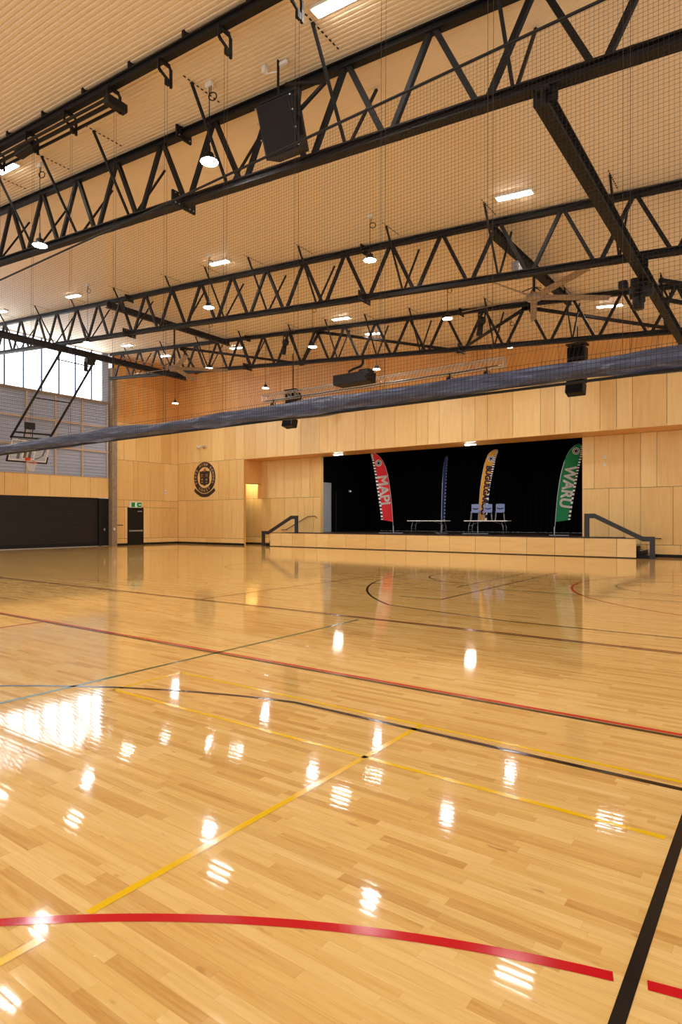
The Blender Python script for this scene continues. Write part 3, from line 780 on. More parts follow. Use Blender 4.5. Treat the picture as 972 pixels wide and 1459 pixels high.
# ---- divider curtain: overhead beam with brackets, winch tray, netting with a rolled vinyl skirt
YNET = 6.85
db = thing('curtain_beam', (-12, YNET, ceil_z(-12)), 'dark ceiling beam with hooked brackets that lifts the divider net', 'beam')
zc = lambda x: ceil_z(x) - 0.16
MB().hsec((XL + 0.2, YNET, zc(XL + 0.2)), (XR - 0.5, YNET, zc(XR - 0.5)), 0.13, 0.16, 0.03).build('rolled_section', 'black_steel', db)
bk0 = None; bx = [-1.33 - 1.475 * k for k in range(-2, 22)]
for x in bx:
    if bk0 is None:
        z0 = zc(x) - 0.1; xk = x
        mb = MB()
        mb.bar((x, YNET - 0.10, z0), (x, YNET - 0.10, z0 - 0.16), 0.035).bar((x, YNET - 0.10, z0 - 0.14), (x, YNET - 0.05, z0 - 0.20), 0.035)
        mb.bar((x, YNET + 0.12, z0), (x, YNET + 0.16, z0 - 0.06), 0.035).bar((x, YNET + 0.16, z0 - 0.04), (x, YNET + 0.16, z0 - 0.36), 0.04)
        mb.bar((x, YNET - 0.10, z0 - 0.16), (x, YNET + 0.16, z0 - 0.28), 0.035).bar((x, YNET - 0.10, z0), (x, YNET + 0.13, z0), 0.05)
        mb.box((x, YNET + 0.08, z0 - 0.30), (0.05, 0.08, 0.1))
        bk0 = mb.build('bracket', 'black_steel', db)
        cu = MB()
        bk1 = MB().bevbox((x + 0.6, YNET, zc(x + 0.6) + 0.13), (0.07, 0.16, 0.1), 0.01).build('cleat', 'black_steel', db)
    else:
        clone(bk0, (x - xk, 0, -SL * (x - xk)), db); clone(bk1, (x - xk, 0, -SL * (x - xk)), db)
xa, xb = -10.15, -16.5
tr = MB()
for dy in (-0.12, 0.02, 0.16): tr.bar((xa, YNET + dy, zc(xa) - 0.34), (xb, YNET + dy, zc(xb) - 0.34), 0.03, 0.05)
tr.cyl((xa, YNET + 0.04, zc(xa) - 0.30), (xb, YNET + 0.04, zc(xb) - 0.30), 0.035, 10)
tr.build('winch_shaft', 'black_steel', db)
MB().bevbox((xa, YNET + 0.05, zc(xa) - 0.36), (0.16, 0.42, 0.16), 0.02).build('winch_gearbox', 'black', db)
MB().bevbox((-13.4, YNET + 0.05, zc(-13.4) - 0.32), (0.7, 0.2, 0.16), 0.02).build('winch_motor', 'black', db)

dn = thing('divider_net', (-14, YNET, 3.1), 'black mesh divider net hanging across the hall above its rolled navy skirt', 'net')
ZR = 3.19; ZN = 7.06
NX0, NX1 = XL + 0.4, 4.4
net = MB()
CELL = 0.047; R = 0.0016
def strand(mb, p, q, axis, r=R):
    p = Vector(p); q = Vector(q)
    o = [Vector((r, 0, 0)), Vector((-r * .5, r * .87, 0)), Vector((-r * .5, -r * .87, 0))] if axis == 'z' else [Vector((0, 0, r)), Vector((0, r * .87, -r * .5)), Vector((0, -r * .87, -r * .5))]
    mb.add([p + v for v in o] + [q + v for v in o], [(0, 1, 4, 3), (1, 2, 5, 4), (2, 0, 3, 5)])
n = int((NX1 - NX0) / CELL)
for k in range(n + 1):
    x = NX0 + k * CELL; strand(net, (x, YNET - 0.125, ZR - 0.09), (x, YNET - 0.125, ZR + 0.12), 'z', 0.0026); strand(net, (x, YNET - 0.125, ZR + 0.12), (x, YNET, ZR + 0.3), 'z'); strand(net, (x, YNET, ZR + 0.3), (x, YNET, ZN), 'z')
z = ZR + 0.3
while z < ZN:
    seg = 24
    for k in range(seg):
        a = NX0 + (NX1 - NX0) * k / seg; b_ = NX0 + (NX1 - NX0) * (k + 1) / seg
        strand(net, (a, YNET, z), (b_, YNET, z), 'x')
    z += CELL
for dz in (-0.06, -0.013, 0.034, 0.081, 0.125): strand(net, (NX0, YNET - 0.125, ZR + dz), (NX1, YNET - 0.125, ZR + dz), 'x', 0.0026)
net.build('netting', 'mesh_cord', dn)
MB().tube([(NX0, YNET, ZN), (-20, YNET, ZN), (-10, YNET, ZN - 0.03), (NX1, YNET, ZN)], 0.018, 8).build('top_rope', 'black', dn)
# rolled skirt: bunched vinyl, uneven along its length
vs = []; fs = []; NS = 420; NR = 22
rr_ = random.Random(3)
ph = [rr_.uniform(0, 6.28) for _ in range(12)]
for k in range(NS + 1):
    x = NX0 + (NX1 - NX0) * k / NS
    h = 0.108 + 0.012 * math.sin(x * 1.1 + ph[0]) + 0.009 * math.sin(x * 2.7 + ph[1]) + 0.006 * math.sin(x * 6.1 + ph[2])
    cz = ZR + 0.010 * math.sin(x * 0.8 + ph[3]) + 0.006 * math.sin(x * 2.1 + ph[4])
    for i in range(NR):
        t = 2 * PI * i / NR
        w = 1 + 0.10 * math.sin(3 * t + x * 1.7 + ph[5]) + 0.07 * math.sin(5 * t - x * 2.3 + ph[6]) + 0.045 * math.sin(9 * t + x * 4.1 + ph[7])
        vs.append((x, YNET + 0.095 * w * math.cos(t), cz + h * w * math.sin(t)))
for k in range(NS): fs += [(k * NR + i, k * NR + (i + 1) % NR, (k + 1) * NR + (i + 1) % NR, (k + 1) * NR + i) for i in range(NR)]
rl = MB(); rl.smooth = True; rl.add(vs, fs).build('rolled_skirt', 'roll', dn)
MB().tube([(NX0, YNET - 0.03, ZR - 0.118), (-20, YNET - 0.03, ZR - 0.122), (-10, YNET - 0.03, ZR - 0.116), (-4, YNET - 0.03, ZR - 0.12), (NX1, YNET - 0.03, ZR - 0.118)], 0.016, 8).build('hem_pipe', 'black', dn)
cords = None
for x in bx:
    if cords is None:
        xk = x; mb = MB()
        for dx in (-0.035, 0.035): strand(mb, (x + dx, YNET + 0.02, ZR + 0.1), (x + dx, YNET + 0.02, 11.2), 'z', 0.0028)
    mb = MB()
    for dx in (-0.035, 0.035): strand(mb, (x + dx, YNET + 0.02, ZR + 0.1), (x + dx, YNET + 0.06, zc(x) - 0.36), 'z', 0.003)
    cords = mb.build('lift_cord', 'cord', dn)

# ================================================================== LIGHTS
HB = 8.57
def pendant(x, y, label, z=HB):
    t = thing('pendant_lamp', (x, y, z), label, 'pendant lamp', 'round pendant lamps')
    top = ceil_z(x) - z
    mb = MB(); mb.smooth = True
    mb.lathe([(0.17, 0.0), (0.176, 0.012), (0.165, 0.03), (0.13, 0.05), (0.09, 0.07), (0.085, 0.14), (0.07, 0.16), (0.03, 0.18), (0.02, 0.3)], (0, 0, 0), 28).build('housing', 'black', t, local=True)
    MB().lathe([(0.005, -0.004), (0.162, -0.004), (0.162, 0.004), (0.005, 0.004)], (0, 0, 0), 28).build('lens', 'lamp', t, local=True)
    MB().cyl((0, 0, 0.28), (0, 0, top - 0.08), 0.009, 6).build('suspension_cable', 'black', t, local=True)
    MB().torus((0.09, 0, top - 0.3), 0.075, 0.011, Matrix.Rotation(PI / 2, 3, 'X') @ Matrix.Rotation(0.5, 3, 'Y'), 20, 6).cyl((0.03, 0, top - 0.23), (0.06, 0, top - 0.06), 0.008, 6).build('cable_coil', 'black', t, local=True)
    MB().bevbox((0, 0, top - 0.045), (0.16, 0.09, 0.09), 0.015).build('ceiling_plug', 'white', t, local=True)
    return t
pendant(-8.71, 7.9, 'lit round pendant lamp just left of the big box loudspeaker', 8.27)
pendant(-14.7, 7.9, 'lit round pendant lamp low over the left part of the nearest truss', 8.27)
hl = [(-9.05, 13.9, 'lit round pendant lamp under the middle of the middle truss, right of its row'),
 (-15.35, 13.9, 'lit round pendant lamp before the middle truss, second from the right in its row'),
 (-22.3, 13.9, 'lit round pendant lamp before the window at the left of the middle truss'),
 (-9.5, 19.5, 'lit round pendant lamp before the far truss, just left of a hanging spotlight'),
 (-15.45, 19.5, 'lit round pendant lamp before the far truss, above the projector'),
 (-21.5, 19.5, 'lit round pendant lamp before the far truss, right of the edge on fan'),
 (-9.0, 24.15, 'lit round pendant lamp beyond the far truss, above the right end of the lighting truss'),
 (-15.35, 24.15, 'lit round pendant lamp beyond the far truss, beside the projector'),
 (-22.3, 24.15, 'lit round pendant lamp beyond the far truss, above the left end of the lighting truss'),
 (-29.6, 24.15, 'lit round pendant lamp in the plywood corner above the exit door')]
for x, y_, lab in hl: pendant(x, y_, lab)

for x, y_ in ((-9.1, 2.6), (-15.35, 2.6), (-2.9, 2.6), (-2.9, -2.6), (-9.1, -2.6)): pendant(x, y_, 'unseen pendant lamp added to brighten the near end of the hall')  # out of view: added on the same grid to brighten the foreground floor
bl = thing('batten_light', (-5.5, 7.55, ceil_z(-5.5)), 'lit ceiling batten between curtain beam and nearest truss, cut by the top of the view', 'ceiling light', 'lit ceiling battens', rot=(0, math.atan(SL), 0))
MB().bevbox((0, 0, -0.03), (0.92, 0.23, 0.06), 0.012).build('body', 'white', bl, local=True)
df = MB(); df.bevbox((0, 0, -0.066), (0.84, 0.18, 0.02), 0.008).build('diffuser', 'batten', bl, local=True)
for x, y_, lab in [(-15.6, 7.55, 'lit batten light on the ceiling at the left end between curtain beam and nearest truss'),
 (-5.3, 14.5, 'lit batten light on the ceiling between nearest and middle truss, rightmost of four'),
 (-15.5, 14.5, 'lit batten light on the ceiling between nearest and middle truss, second from the right'),
 (-24.3, 14.5, 'lit batten light on the ceiling between nearest and middle truss, third from the right'),
 (-30.3, 14.4, 'lit batten light on the ceiling between nearest and middle truss, leftmost of four'),
 (-15.55, 21.6, 'lit batten light on the ceiling just before the far truss, above the projector'),
 (-30.4, 21.4, 'lit batten light on the ceiling just before the far truss, beside the window end'),
 (-30.5, 24.1, 'lit batten light on the ceiling beyond the far truss, leftmost over the plywood corner'),
 (-24.4, 24.1, 'lit batten light on the ceiling beyond the far truss, second from the left'),
 (-15.55, 24.2, 'lit batten light on the ceiling beyond the far truss, second from the right'),
 (-5.2, 24.0, 'lit batten light on the ceiling beyond the far truss, right of the spread fan')]:
    dup(bl, (x, y_, ceil_z(x)), lab)

# ================================================================== FANS
def fan(loc, rod_top, a0, R_, label):
    t = thing('ceiling_fan', loc, label, 'fan', 'five bladed ceiling fans')
    mb = MB(); mb.smooth = True
    mb.lathe([(0.10, -0.10), (0.2, -0.08), (0.24, 0.0), (0.24, 0.07), (0.16, 0.12), (0.06, 0.16)], (0, 0, 0), 24).build('motor_hub', 'fan', t, local=True)
    MB().cyl((0, 0, 0.1), (0, 0, rod_top), 0.04, 10).build('down_rod', 'black_steel', t, local=True)
    MB().bevbox((0, 0, rod_top - 0.05), (0.3, 0.3, 0.12), 0.02).build('mount', 'black_steel', t, local=True)
    gw = MB()
    for k in range(4):
        a = math.radians(45 + 90 * k); gw.bar((0.05 * math.cos(a), 0.05 * math.sin(a), 0.3), (0.45 * math.cos(a), 0.45 * math.sin(a), 0.12), 0.025)
    gw.build('stay', 'black_steel', t, local=True)
    for k in range(5):
        a = math.radians(a0 + 72 * k); rm = Matrix.Rotation(a, 3, 'Z')
        mb = MB(); vs = []; N = 10
        for j in range(N + 1):
            r = 0.22 + (R_ - 0.22) * j / N; w = 0.10 if j < 9 else 0.08
            for yy, dz in ((-w, 0.035), (0, 0.0), (w * 1.0, -0.045)):
                for th in (0.008, -0.008): vs.append(rm @ Vector((r, yy, dz + th + 0.02)))
        fs = []
        for j in range(N):
            o = j * 6; p = o + 6
            fs += [(o, o + 2, p + 2, p), (o + 2, o + 4, p + 4, p + 2), (o + 1, p + 1, p + 3, o + 3), (o + 3, p + 3, p + 5, o + 5), (o, p, p + 1, o + 1), (o + 4, o + 5, p + 5, p + 4)]
        fs += [(0, 1, 3, 2), (2, 3, 5, 4), (N * 6, N * 6 + 2, N * 6 + 3, N * 6 + 1), (N * 6 + 2, N * 6 + 4, N * 6 + 5, N * 6 + 3)]
        mb.add(vs, fs).build('blade', 'fan', t, local=True)
    return t
fan((-6.15, 18.5, 8.3), 0.85, -35, 2.3, 'grey ceiling fan with spread blades under the right hand dark beam')
fan((-22.6, 18.4, 8.5), 1.95, -27, 2.4, 'grey ceiling fan seen edge on before the plywood corner')
wbx = thing('junction_box', (-6.0, 16.4, 8.65), 'pale grey control box on the dark beam beside the spread fan', 'box')
MB().bevbox((-5.93, 16.5, 8.42), (0.22, 0.35, 0.4), 0.015).build('box_body', 'grey_steel', wbx)
MB().bevbox((-5.81, 16.5, 8.42), (0.02, 0.3, 0.34), 0.004).build('box_lid', 'white', wbx)

# ================================================================== SOUND AND STAGE LIGHTING
# big box loudspeaker on the nearest truss
rot = (math.radians(20), 0, math.radians(4))
ls = thing('box_loudspeaker', (-7.05, 8.2, 8.40), 'big black box loudspeaker hung on a yoke from the nearest truss', 'speaker', rot=rot)
MB().prism([(-.36, -.3), (.36, -.3), (.32, .06), (-.32, .06)], (0, 0, -0.41), (1, 0, 0), (0, 1, 0), 0.82).build('cabinet', 'black', ls, local=True)
gm = MB().bevbox((0, -0.31, 0), (0.66, 0.03, 0.77), 0.01).build('grille', 'black_steel', ls, local=True)
sd = MB()
for sx in (-1, 1): sd.bar((sx * 0.37, -0.16, -0.2), (sx * 0.37, -0.1, 0.5), 0.02, 0.07).cyl((sx * 0.35, -0.14, 0.1), (sx * 0.40, -0.14, 0.1), 0.045, 12)
sd.bar((-0.38, -0.1, 0.5), (0.38, -0.1, 0.5), 0.07, 0.03)
sd.build('yoke', 'black_steel', ls, local=True)
for sx in (-1, 1):
    for zz in (-0.36, -0.1, 0.16, 0.38): MB().cyl((sx * 0.355, -0.32, zz), (sx * 0.375, -0.33, zz), 0.012, 8).build('fixing_bolt', 'grey_steel', ls, local=True)
fr = MB()
z0 = zt(-7.0) + 0.02
p0 = Vector((-7.0, 8.1, 9.12)); p1 = Vector((-6.22, 8.2, 8.90)); p2 = Vector((-6.72, 8.1, 8.55))
fr.bar(p0, p1, 0.05).bar(p1, p2, 0.05).bar(p0, (-7.05, 8.55, 9.36), 0.05).bar((-6.75, 8.2, 9.06), (-6.7, 8.1, 8.72), 0.04)
fr.build('bracket_frame', 'black_steel', ls)
MB().cyl((-7.2, 8.12, 8.85), (-7.2, 8.12, ceil_z(-7.33) - 0.0), 0.022, 8).build('suspension_rod', 'black_steel', ls)
MB().bevbox((-7.50, 8.1, ceil_z(-7.5) - 0.06), (0.09, 0.09, 0.12), 0.015).cyl((-7.45, 8.1, ceil_z(-7.4) - 0.15), (-7.2, 8.12, ceil_z(-7.4) - 0.2), 0.012, 6).build('ceiling_socket', 'white', ls)
MB().bevbox((-7.12, 8.15, ceil_z(-7.1) - 0.05), (0.2, 0.06, 0.06), 0.01).build('cable_clip', 'white', ls)

def line_array(x, label):
    t = thing('line_array_speaker', (x, 26.5, 6.7), label, 'speaker', 'tall hanging line speakers')
    for k in range(4):
        z1 = 8.75 - 0.5 * k; tilt = Matrix.Rotation(math.radians(-3 - 4 * k), 3, 'X')
        c = MB().bevbox((x, 26.5 - 0.03 * k * k, z1 - 0.25), (0.72, 0.5, 0.47), 0.02, tilt).build('cabinet', 'black', t)
        MB().bevbox((x, 26.24 - 0.03 * k * k, z1 - 0.25), (0.64, 0.03, 0.41), 0.008, tilt).build('grille', 'matt_black', c)
    MB().bevbox((x, 26.5, 8.86), (0.8, 0.6, 0.06), 0.01).build('flying_frame', 'black_steel', t)
    MB().cyl((x, 26.5, 8.88), (x, 26.5, ceil_z(x)), 0.025, 8).build('suspension_rod', 'black_steel', t)
line_array(-7.0, 'tall black line speaker hung before the fascia, right of the lighting truss')
line_array(-22.4, 'tall black line speaker hung at the left end of the lighting truss')

at = thing('lighting_truss', (-17, 26.0, 8.5), 'silver aluminium box truss hung before the back wall above the stage', 'truss')
ax0, ax1 = -24.1, -9.95; ZA = 8.50; hw = 0.17
for sy in (-1, 1):
    for sz in (-1, 1):
        mb = MB(); mb.smooth = True
        mb.cyl((ax0, 26.0 + sy * hw, ZA + sz * hw), (ax1, 26.0 + sy * hw, ZA + sz * hw), 0.027, 8).build('main_tube', 'alu', at)
lac0 = None; k = 0; x = ax0
while x < ax1 - 0.4:
    if lac0 is None:
        mb = MB()
        for sy in (-1, 1):
            mb.cyl((x, 26 + sy * hw, ZA - hw), (x + 0.25, 26 + sy * hw, ZA + hw), 0.012, 6, caps=False).cyl((x + 0.25, 26 + sy * hw, ZA + hw), (x + 0.5, 26 + sy * hw, ZA - hw), 0.012, 6, caps=False)
        mb.cyl((x, 26 - hw, ZA - hw), (x + 0.25, 26 + hw, ZA - hw), 0.012, 6, caps=False).cyl((x + 0.25, 26 + hw, ZA + hw), (x + 0.5, 26 - hw, ZA + hw), 0.012, 6, caps=False)
        lac0 = mb.build('lacing', 'alu', at); xl = x
    else: clone(lac0, (x - xl, 0, 0), at)
    x += 0.5
for x in (ax0, ax1): MB().bar((x, 26 - hw, ZA - hw), (x, 26 - hw, ZA + hw), 0.04).bar((x, 26 + hw, ZA - hw), (x, 26 + hw, ZA + hw), 0.04).bar((x, 26 - hw, ZA + hw), (x, 26 + hw, ZA + hw), 0.04).bar((x, 26 - hw, ZA - hw), (x, 26 + hw, ZA - hw), 0.04).build('end_frame', 'alu', at)
for x in (-22.9, -17.0, -11.2): MB().cyl((x, 26, ZA + hw), (x, 26, ceil_z(x)), 0.008, 6).build('suspension_wire', 'black_steel', at)
MB().tube([(ax0 + 0.3, 25.8, ZA - hw - 0.02)] + [(ax0 + 0.3 + 1.3 * k, 25.8, ZA - hw - 0.02 - 0.03 * (k % 2)) for k in range(1, 10)] + [(ax1 - 0.2, 25.8, ZA - hw)], 0.02, 6).build('power_cable', 'black', at)

def par(x, z, label, y=26.0, tilt=30):
    t = thing('stage_spotlight', (x, y, z), label, 'spotlight', 'spotlights on the lighting truss')
    MB().bar((x, y, z + 0.02), (x, y, z - 0.16), 0.05).torus((x, y, z + 0.04), 0.05, 0.016, Matrix.Rotation(PI / 2, 3, 'Y'), 14, 6).build('clamp', 'black_steel', t)
    q = MB()
    for sx in (-1, 1): q.bar((x + sx * 0.14, y, z - 0.16), (x + sx * 0.14, y, z - 0.34), 0.015, 0.04)
    q.bar((x - 0.14, y, z - 0.16), (x + 0.14, y, z - 0.16), 0.04, 0.015).build('yoke', 'black_steel', t)
    a = math.radians(tilt); d = Vector((0, math.cos(a), -math.sin(a))); c = Vector((x, y, z - 0.33))
    mb = MB(); mb.smooth = True; mb.cyl(c - d * 0.2, c + d * 0.18, 0.1, 16, 0.125).build('can', 'black', t)
    MB().cyl(c + d * 0.175, c + d * 0.185, 0.11, 16).build('lens', 'grey_steel', t)
zc_ = ZA - hw
par(-12.55, zc_, 'black stage spotlight under the lighting truss, second from its right end')
par(-10.75, zc_, 'black stage spotlight under the right end of the lighting truss')
for i, (x, w) in enumerate(((-23.4, 'leftmost on the lighting truss'), (-21.4, 'just right of the left line speaker on the lighting truss'))):
    par(x, zc_, 'black stage spotlight ' + w)
def profile_spot(x, label):
    t = thing('profile_spotlight', (x, 22.3, zt(x)), label, 'spotlight', 'spotlights hung inside the far truss')
    y = 22.22; z = zt(x) - 0.12
    MB().bevbox((x, y, z), (0.34, 0.14, 0.22), 0.02).build('clamp', 'black_steel', t)
    q = MB()
    for sx in (-1, 1): q.bar((x + sx * 0.13, y - 0.1, z - 0.1), (x + sx * 0.13, y - 0.1, z - 0.42), 0.02, 0.05)
    q.build('yoke', 'black_steel', t)
    mb = MB(); mb.smooth = True; mb.lathe([(0.1, -0.16), (0.15, -0.1), (0.16, 0.02), (0.12, 0.1), (0.04, 0.13)], (x, y - 0.1, z - 0.40), 16).build('head', 'black', t)
    mb = MB(); mb.smooth = True; mb.cyl((x - 0.02, y - 0.12, z - 0.5), (x - 0.06, y - 0.2, z - 0.98), 0.10, 14, 0.12).build('barrel', 'black', t)
profile_spot(-19.15, 'black spotlight hung in the far truss, left of the projector')
profile_spot(-9.35, 'black spotlight hung in the far truss, left of the spread fan')

pj = thing('projector', (-15.65, 22.9, 7.95), 'long black projector hung on a bent pipe below the far truss', 'projector')
MB().bevbox((-15.75, 22.9, 7.93), (1.85, 0.75, 0.46), 0.03).build('projector_body', 'black', pj)
MB().bevbox((-15.1, 22.9, 8.2), (0.55, 0.5, 0.16), 0.05).build('top_housing', 'black', pj)
mb = MB(); mb.smooth = True; mb.cyl((-14.8, 22.55, 7.95), (-14.8, 22.45, 7.93), 0.13, 16).build('lens', 'black_steel', pj)
mb = MB(); mb.smooth = True; mb.tube([(-15.05, 22.55, zb(-15.05) - 0.05), (-15.08, 22.6, 8.5), (-15.25, 22.7, 8.42), (-15.8, 22.85, 8.38), (-16.05, 22.9, 8.32), (-16.1, 22.9, 8.14)], 0.055, 10).build('bent_pipe', 'black_steel', pj)

# ================================================================== BASKETBALL
bs = thing('basketball_backstop', (-26.9, 16.2, zb4), 'raised basketball backstop with glass board and orange rim by the left wall', 'basketball hoop')
tpL = Vector((-26.95, 15.45, zb4 - 0.15)); tpR = Vector((-26.95, 17.2, zb4 - 0.15))
btL = Vector((-30.6, 15.0, 5.62)); btR = Vector((-30.6, 16.9, 5.68))
for a, c in ((tpL, btL), (tpR, btR)):
    mb = MB(); mb.smooth = True; mb.cyl(a, c, 0.055, 10).build('mast_pole', 'black_steel', bs)
for f, th_ in ((0.08, 0.028), (0.52, 0.028), (0.93, 0.045), (0.99, 0.045)):
    MB().cyl(tpL.lerp(btL, f), tpR.lerp(btR, f), th_, 8).build('cross_bar', 'black_steel', bs)
# board frame: bx_ along the wall, u down the tilted face, nrm towards the court
tiltb = math.radians(24)
U = Vector((-math.sin(tiltb), 0, -math.cos(tiltb))); Vv = Vector((0, 1, 0)); Nn = Vector((math.cos(tiltb), 0, -math.sin(tiltb)))
O = Vector((-29.75, 15.35, 4.42)) - U * 1.07          # top middle of the board
def bp(v, u, n=0.0): return O + Vv * v + U * u + Nn * n
rotb = Matrix((Vv, U, Nn)).transposed()
def bbx(mb, v0, v1, u0, u1, n0, n1): mb.box(bp((v0 + v1) / 2, (u0 + u1) / 2, (n0 + n1) / 2), (v1 - v0, u1 - u0, n1 - n0), rotb)
mb = MB(); bbx(mb, -0.93, 0.93, 0, 1.07, -0.008, 0.008); bd = mb.build('backboard', 'glass', bs)
mb = MB(); e = 0.055
for v0, v1, u0, u1 in ((-.93, .93, 0, e), (-.93, .93, 1.07 - 0.075, 1.07 - 0.03), (-.93, -.93 + e, 0, 1.07), (.93 - e, .93, 0, 1.07), (-.3, .3, .50, .55), (-.3, .3, .9, .95), (-.3, -.25, .5, .95), (.25, .3, .5, .95)):
    bbx(mb, v0, v1, u0, u1, 0.009, 0.014)
mb.build('border_lines', 'white', bd)
mb = MB(); bbx(mb, -0.99, 0.99, 1.05, 1.12, -0.03, 0.03); bbx(mb, -0.99, -0.92, 0.75, 1.12, -0.03, 0.03); bbx(mb, 0.92, 0.99, 0.75, 1.12, -0.03, 0.03); mb.build('edge_padding', 'padding', bd)
mb = MB()
for v in (-0.42, -0.12, 0.12): bbx(mb, v - 0.05, v + 0.05, 0.0, 0.97, -0.14, -0.06)
mb.bar(bp(0.75, 0.75, -0.1), bp(0.45, 0.95, -0.1), 0.05).bar(bp(0.75, 0.75, -0.1), bp(0.88, 0.1, -0.1), 0.05)
bbx(mb, -0.9, 0.9, 0.02, 0.1, -0.14, -0.06)
mb.build('support_frame', 'black_steel', bs)
MB().bar(bp(-0.5, 0.05, -0.12), btL.lerp(btR, 0.2), 0.06).bar(bp(0.5, 0.05, -0.12), btL.lerp(btR, 0.75), 0.06).build('hinge_arm', 'black_steel', bs)
mb = MB(); q = btL.lerp(btR, 0.44)
mb.bar(q + Vector((0, -0.22, 0)), q + Vector((0.15, -0.16, 0.6)), 0.04).bar(q + Vector((0, 0.22, 0)), q + Vector((0.15, 0.16, 0.6)), 0.04).build('actuator_arm', 'black_steel', bs)
MB().bevbox(q + Vector((0.18, 0, 0.62)), (0.12, 0.5, 0.34), 0.02).build('counterweight_box', 'black', bs)
rc = bp(0, 0.93, 0.38)
mb = MB(); mb.smooth = True; mb.torus(rc, 0.23, 0.016, Matrix((Vv, Nn, -U)).transposed(), 28, 8); rim = mb.build('rim', 'rim', bs)
mb = MB(); bbx(mb, -0.12, 0.12, 0.85, 1.0, 0.01, 0.05); mb.bar(bp(-0.08, 0.93, 0.04), bp(-0.08, 0.93, 0.17), 0.03).bar(bp(0.08, 0.93, 0.04), bp(0.08, 0.93, 0.17), 0.03).build('rim_bracket', 'rim', rim)
mb = MB(); ns = 14
for k in range(ns):
    a0, = (2 * PI * k / ns,)
    for sgn in (-1, 1):
        pp = []
        for j in range(6):
            a = a0 + sgn * (2 * PI / ns) * 0.5 * j; r = 0.225 - 0.02 * j
            base = rc + Vv * (r * math.cos(a)) + Nn * (r * math.sin(a))
            pp.append(base.lerp(Vector((rc.x + r * math.sin(a) * 0.8, rc.y + r * math.cos(a), rc.z - 0.02)), min(1, j / 2)) + Vector((0, 0, -0.085 * j)))
        mb.tube(pp, 0.007, 4)
mb.build('hoop_net', 'net_white', bs)
wm = thing('hoop_winch', (-26.9, 16.6, zb4 - 0.2), 'small black winch under the slung beam above the basketball backstop', 'winch')
MB().bevbox((-26.7, 16.75, zb4 - 0.36), (0.3, 0.42, 0.3), 0.03).build('gearbox', 'black', wm)
mb = MB(); mb.smooth = True; mb.cyl((-26.7, 16.55, zb4 - 0.42), (-26.7, 16.55, zb4 - 0.85), 0.09, 14).build('motor', 'black_steel', wm)

# folded backstop frame and its winch on the right beam
ff = thing('backstop_frame', (-2.7, 16.5, zb1), 'black lattice arm of a folded backstop reaching right from the slung beam', 'frame')
ua, ub = Vector((-2.5, 16.75, 7.45)), Vector((1.6, 16.75, 5.78)); la, lb = Vector((-2.45, 16.75, 6.98)), Vector((1.6, 16.75, 5.3))
MB().bar(ua, ub, 0.09).build('upper_chord', 'black_steel', ff); MB().bar(la, lb, 0.09).build('lower_chord', 'black_steel', ff)
N = 12
for k in range(N):
    a = ua.lerp(ub, k / N); c = la.lerp(lb, (k + 0.5) / N); d = ua.lerp(ub, (k + 1) / N)
    MB().bar(a, c, 0.05).build('lacing', 'black_steel', ff)
    MB().bar(c, d, 0.05).build('lacing', 'black_steel', ff)
w2 = thing('hoop_winch', (-2.75, 16.3, 7.2), 'black winch with a camera like motor hung under the right slung beam', 'winch')
MB().bevbox((-2.85, 16.3, zb1 - 0.10), (0.36, 0.36, 0.2), 0.03).build('mount', 'black_steel', w2)
mb = MB(); mb.smooth = True; mb.cyl((-3.05, 16.2, zb1 - 0.33), (-2.55, 16.2, zb1 - 0.33), 0.16, 18).build('drum', 'black', w2)
mb = MB(); mb.smooth = True; mb.cyl((-2.85, 16.1, zb1 - 0.36), (-2.85, 16.1, zb1 - 0.78), 0.13, 18).build('motor', 'black', w2)
MB().bevbox((-2.72, 15.93, zb1 - 0.6), (0.1, 0.05, 0.2), 0.01).build('rating_plate', 'black_steel', w2)
MB().torus((-2.8, 15.96, zb1 - 0.33), 0.11, 0.02, Matrix.Rotation(PI / 2, 3, 'X'), 18, 6).build('cable_guide', 'black_steel', w2)
MB().bevbox((-3.22, 16.3, zb1 - 0.08), (0.2, 0.24, 0.2), 0.03).build('limit_switch', 'black', w2)

